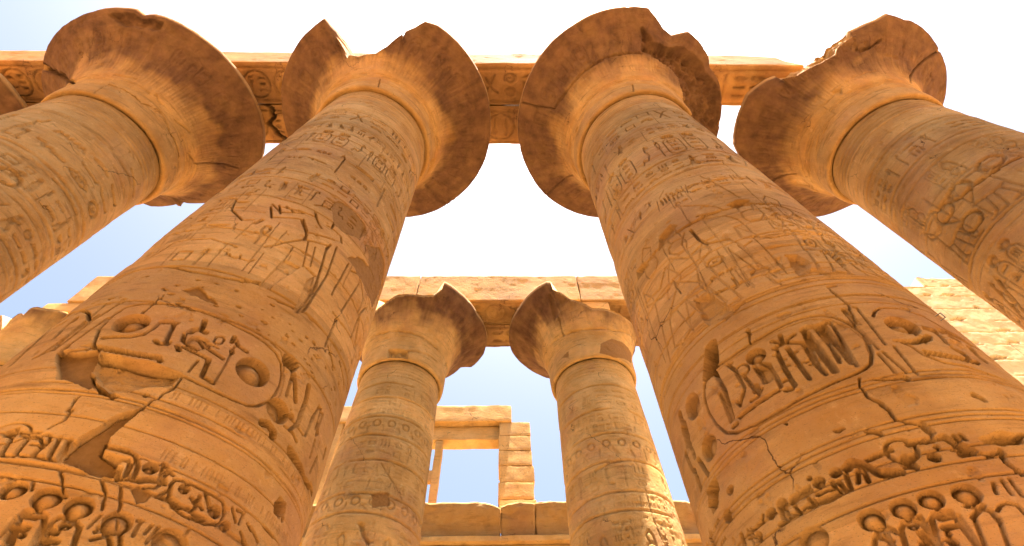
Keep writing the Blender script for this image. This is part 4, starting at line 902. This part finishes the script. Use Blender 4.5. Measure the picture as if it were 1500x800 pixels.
def taper(P):
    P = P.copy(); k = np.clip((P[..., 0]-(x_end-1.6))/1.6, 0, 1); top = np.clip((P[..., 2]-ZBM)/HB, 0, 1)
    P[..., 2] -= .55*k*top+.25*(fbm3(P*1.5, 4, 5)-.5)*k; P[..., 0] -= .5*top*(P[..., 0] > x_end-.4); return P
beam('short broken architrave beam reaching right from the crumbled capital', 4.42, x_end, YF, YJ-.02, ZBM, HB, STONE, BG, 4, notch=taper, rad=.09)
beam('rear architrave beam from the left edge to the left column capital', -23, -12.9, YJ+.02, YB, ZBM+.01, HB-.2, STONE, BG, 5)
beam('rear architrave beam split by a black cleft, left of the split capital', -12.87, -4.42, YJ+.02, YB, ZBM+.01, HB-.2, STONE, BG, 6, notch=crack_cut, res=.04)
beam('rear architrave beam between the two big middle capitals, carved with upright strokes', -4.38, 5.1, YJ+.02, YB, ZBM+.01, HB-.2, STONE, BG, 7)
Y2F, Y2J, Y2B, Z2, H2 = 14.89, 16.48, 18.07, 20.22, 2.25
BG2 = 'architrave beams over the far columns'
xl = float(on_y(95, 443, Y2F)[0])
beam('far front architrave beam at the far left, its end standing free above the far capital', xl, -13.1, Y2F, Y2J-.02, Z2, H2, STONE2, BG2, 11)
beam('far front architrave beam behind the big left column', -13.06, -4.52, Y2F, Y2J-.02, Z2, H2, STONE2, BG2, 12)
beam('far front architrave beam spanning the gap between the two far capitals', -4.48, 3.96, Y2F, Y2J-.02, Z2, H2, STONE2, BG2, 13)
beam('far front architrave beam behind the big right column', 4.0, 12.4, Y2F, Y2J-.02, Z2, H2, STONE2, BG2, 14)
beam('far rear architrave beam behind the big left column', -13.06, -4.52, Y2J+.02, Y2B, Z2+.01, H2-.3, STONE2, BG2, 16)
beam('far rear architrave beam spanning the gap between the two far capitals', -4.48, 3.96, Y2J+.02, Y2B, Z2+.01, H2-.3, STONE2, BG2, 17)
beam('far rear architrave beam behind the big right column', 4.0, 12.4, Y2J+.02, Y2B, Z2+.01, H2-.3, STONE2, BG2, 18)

# ------------------------------------------------------------------ clerestory window seen between the far columns
YC = 25.0
cl = empty('clerestory', (0, YC, GZ), 'ruined clerestory window frame of stone blocks standing between the far columns', 'window frame')
ORG = (0, YC, GZ)
def cx_(x, y): return float(on_y(x, y, YC)[0])
def cz_(x, y): return float(on_y(x, y, YC)[2])
zs0, zs1 = cz_(690, 790), cz_(690, 745)
# pillar of six courses
px0, px1 = cx_(731, 680), cx_(779, 680); zp0, zp1 = zs1-.55, cz_(755, 618)
V = []; Q = []; T = []; off = 0; nC = 6
for i in range(nC):
    a = zp0+(zp1-zp0)*i/nC; b = zp0+(zp1-zp0)*(i+1)/nC; j = random.Random(i).uniform(-.05, .05); w = .10*(nC-i)/nC
    v, q, t = rough_block(px0+j, px1+j+w, YC, YC+1.5, a+.012, b-.012, res=.09, amp=.025, rad=.05, seed=i+20)
    V.append(v-np.array(ORG)); Q.append(q+off); T.append(t+random.Random(i+9).uniform(-.2, .2)); off += len(v)
V = np.concatenate(V); link('pillar', mesh_from('pillar', V, np.concatenate(Q), attrs={'tone': np.clip(np.concatenate(T), -1, 1), 'soot': np.zeros(len(V)), 'patch': np.zeros(len(V))}), STONE2, cl)
xL = cx_(440, 640)
block('roof_slab', STONE2, cl, ORG, xL, cx_(749, 605), YC-.15, YC+1.9, cz_(700, 619), cz_(700, 596), res=.1, amp=.03, rad=.06, seed=31)
block('lintel', STONE2, cl, ORG, xL, px0-.02, YC+.35, YC+1.3, cz_(690, 641)+.12, cz_(690, 619)-.03, res=.1, amp=.03, rad=.06, seed=32)
block('mullion', STONE2, cl, ORG, cx_(631, 690), cx_(642, 690), YC+.4, YC+.9, zs1, cz_(690, 641)+.10, res=.08, amp=.03, rad=.04, seed=33)
block('crossbar', STONE2, cl, ORG, cx_(560, 690), cx_(641, 690), YC+.45, YC+.85, cz_(636, 697), cz_(636, 682), res=.08, amp=.03, rad=.04, seed=34)
block('side_pillar', STONE2, cl, ORG, cx_(474, 640), cx_(497, 640), YC, YC+1.5, zs1, cz_(690, 619), res=.12, amp=.03, rad=.06, seed=35)
def cornice(x0, x1, seed, drop0=0, drop1=0):
    n = max(4, int((x1-x0)/.1)); xs = np.linspace(x0, x1, n); h = zs1-zs0
    pr = [(1.6, zs1), (.0, zs1), (-.62, zs1-.02), (-.66, zs1-.12), (-.62, zs1-.30), (-.50, zs1-h*.38), (-.32, zs1-h*.58), (-.22, zs1-h*.78), (-.20, zs1-h*.95), (-.28, zs1-h), (1.6, zs1-h)]
    t = np.linspace(0, 1, len(pr)); tt = np.linspace(0, 1, 60); py = np.interp(tt, t, [p[0] for p in pr])+YC; pz = np.interp(tt, t, [p[1] for p in pr])
    A = np.stack([np.repeat(xs[None], 60, 0), np.repeat(py[:, None], n, 1), np.repeat(pz[:, None], n, 1)], -1)
    e = np.minimum(xs-x0, x1-xs); k = np.clip(1-e/.5, 0, 1)**2
    top = np.clip((A[..., 2]-zs0)/h, 0, 1)
    dl = drop0*np.clip(1-(xs-x0)/.8, 0, 1)+drop1*np.clip(1-(x1-xs)/.8, 0, 1)
    A[..., 2] -= top*(dl[None]+.15*np.clip(fbm3(A*.9+seed, 4, 3)-.5, 0, 1))
    A[..., 1] += np.where(A[..., 1] < YC, .9*np.clip(fbm3(A*1.1+seed, 4, 7)-.5, 0, 1)*top, 0)
    A = A+np.stack([fbm3(A*2+i*9+seed, 4, i)-.5 for i in range(3)], -1)*.08
    V = (A-np.array(ORG)).reshape(-1, 3); Qd = grid_quads(60, n)
    # end caps
    c0 = [i*n for i in range(60)]; c1 = [i*n+n-1 for i in range(60)]
    V = np.concatenate([V, V[c0].mean(0, keepdims=True), V[c1].mean(0, keepdims=True)]); a, b = 60*n, 60*n+1
    caps = [[c0[i], c0[i+1], a, a] for i in range(59)]+[[c1[i+1], c1[i], b, b] for i in range(59)]
    me = bpy.data.meshes.new('cornice'); me.from_pydata(V.tolist(), [], [list(q) for q in Qd]+[[q[0], q[1], q[2]] for q in caps])
    for nme, val in (('tone', .0), ('soot', .42), ('patch', 0.0)):
        at = me.attributes.new(nme, 'FLOAT', 'POINT'); at.data.foreach_set('value', np.full(len(me.vertices), val, np.float32))
    me.polygons.foreach_set('use_smooth', np.ones(len(me.polygons), bool)); me.update()
    return link('cornice', me, STONE2, cl)
xm = cx_(733, 760)
cornice(cx_(470, 765)-3, xm, 1, 0, .35); cornice(xm+.03, cx_(783, 760), 2, .2, .1); cornice(cx_(784, 760), cx_(1040, 770)+4, 3, .0, 0)
block('ledge', STONE2, cl, ORG, cx_(470, 765)-3, cx_(1040, 770)+4, YC-.42, YC+1.4, zs0-.32, zs0-.04, res=.12, amp=.03, rad=.07, seed=41)
block('wall', STONE2, cl, ORG, cx_(470, 765)-3, cx_(1040, 770)+4, YC-.1, YC+1.4, zs0-3.0, zs0-.34, res=.2, amp=.03, rad=.05, seed=42)
for x in (-10, -3.2, 3.6, 10.4): block('pier', STONE2, cl, ORG, x-.9, x+.9, YC-.1, YC+1.4, GZ, zs0-3.02, res=.3, amp=.03, rad=.05, seed=43+int(x))

# ------------------------------------------------------------------ pale wall behind, at the right
YW = 24.0
wx0 = float(on_y(1300, 470, YW)[0]); wx1 = float(on_y(1600, 500, YW)[0])+8; wzt = float(on_y(1390, 405, YW)[2]); xs_ = float(on_y(1339, 418, YW)[0]); zs_ = float(on_y(1335, 420, YW)[2])
def wall_front(s):
    r = random.Random(3); z = GZ
    while z < wzt:
        h = r.uniform(1.2, 2.0); s.hline(z, .035, .12, u0=wx0, u1=wx1, wob=.07, gap=.46, seed=int(z*10)); x = wx0+r.uniform(0, 1)
        while x < wx1:
            if r.random() < .3: s.line([(x, z), (x+r.uniform(-.03, .03), z+h)], .028, .06, .03)
            if r.random() < .75 and z > 5:
                cx = x+r.uniform(.2, 1); w = r.uniform(.3, 1.0); s.poly([(cx-w, z+.02), (cx+w*.6, z+.05), (cx+w, z+.25), (cx, z+r.uniform(.3, .5)), (cx-w*.7, z+.22)], r.uniform(.15, .35), mode='chip', jag=.12, rough=.6)
            x += r.uniform(1.6, 3.4)
        z += h
def wall_top(P):
    P = P.copy(); st = np.where(P[..., 0] < xs_+.9, wzt-zs_, .1+1.3*np.abs(fbm2(P[..., 0]*.7, P[..., 0]*0, 4, 2)-.45)); cap_ = wzt-st
    P[..., 2] = np.where(P[..., 2] > cap_, cap_+(P[..., 2]-cap_)*.02, P[..., 2]); return P
o = (wx0, YW, GZ)
w = block('temple_wall', WALL, None, o, wx0-9, wx1, YW, YW+3, GZ, wzt, res=.055, amp=.05, rad=.06, seed=60, front=wall_front, notch=wall_top)
w.location = o; w['label'] = 'bright pale masonry wall of weathered courses behind the columns at the right'; w['category'] = 'wall'; w['kind'] = 'thing'

# ------------------------------------------------------------------ little metal bracket on the big right column
def tube(pts, rad, n=8):
    V = []; Q = []; o = 0
    for a, b in zip(pts[:-1], pts[1:]):
        a, b = np.array(a, float), np.array(b, float); d = (b-a)/np.linalg.norm(b-a); s_ = np.cross(d, [0.3, .2, .9]); s_ /= np.linalg.norm(s_); t_ = np.cross(d, s_)
        for p in (a-d*rad*.5, b+d*rad*.5):
            for i in range(n): q = 2*math.pi*i/n; V.append(p+rad*(math.cos(q)*s_+math.sin(q)*t_))
        for i in range(n): j = (i+1) % n; Q.append([o+i, o+j, o+n+j, o+n+i])
        o += 2*n
    return np.array(V), np.array(Q)
bu, bv = pix('RC', 1374, 467); ba = bu/R0+base_angle('RC'); br = shaft_r('RC', bv)
er_ = np.array([math.cos(ba), math.sin(ba), 0]); et = np.array([-math.sin(ba), math.cos(ba), 0]); p0 = np.array([COLS['RC'][0], COLS['RC'][1], bv])+er_*(br-.05)
e = empty('metal_bracket', tuple(p0), 'small square metal bracket fixed to the right side of the big right column', 'bracket')
k = .042
V, Q = tube([np.zeros(3), er_*.03], .008); link('stem', mesh_from('stem', V, Q), METAL, e)
c0 = er_*.03; zv = np.array([0, 0, 1.0]); sq = [c0-zv*k*.9, c0+er_*.085-zv*k*1.1, c0+er_*.085+zv*k*.9, c0+zv*k*1.1]; sq.append(sq[0])
V, Q = tube(sq, .006); link('loop', mesh_from('loop', V, Q), METAL, e)

# ------------------------------------------------------------------ unseen wall added behind the camera to shade the feet of the columns
o = (0, -6.0, GZ)
w = block('added_shade_wall', STONE, None, o, -26, 26, -7.5, -6.0, GZ, 13.5, res=.5, amp=.08, rad=.1, seed=70)
w.location = o; w['label'] = 'long wall added out of view behind the camera to shade the carved columns'; w['category'] = 'wall'; w['kind'] = 'thing'

# ------------------------------------------------------------------ ground
n = 121; g = np.sign(np.linspace(-1, 1, n))*np.abs(np.linspace(-1, 1, n))**3*1500
A, B = np.meshgrid(g, g); Vg = np.stack([A, B, np.full_like(A, GZ)], -1)
near = np.exp(-(A**2+B**2)/4e4)[..., None]; Vg[..., 2:] += near*(fbm2(A*.5, B*.5, 4, 3)[..., None]-.5)*.06
gr = link('ground', mesh_from('ground', Vg.reshape(-1, 3), grid_quads(n, n)), SAND); gr['kind'] = 'structure'
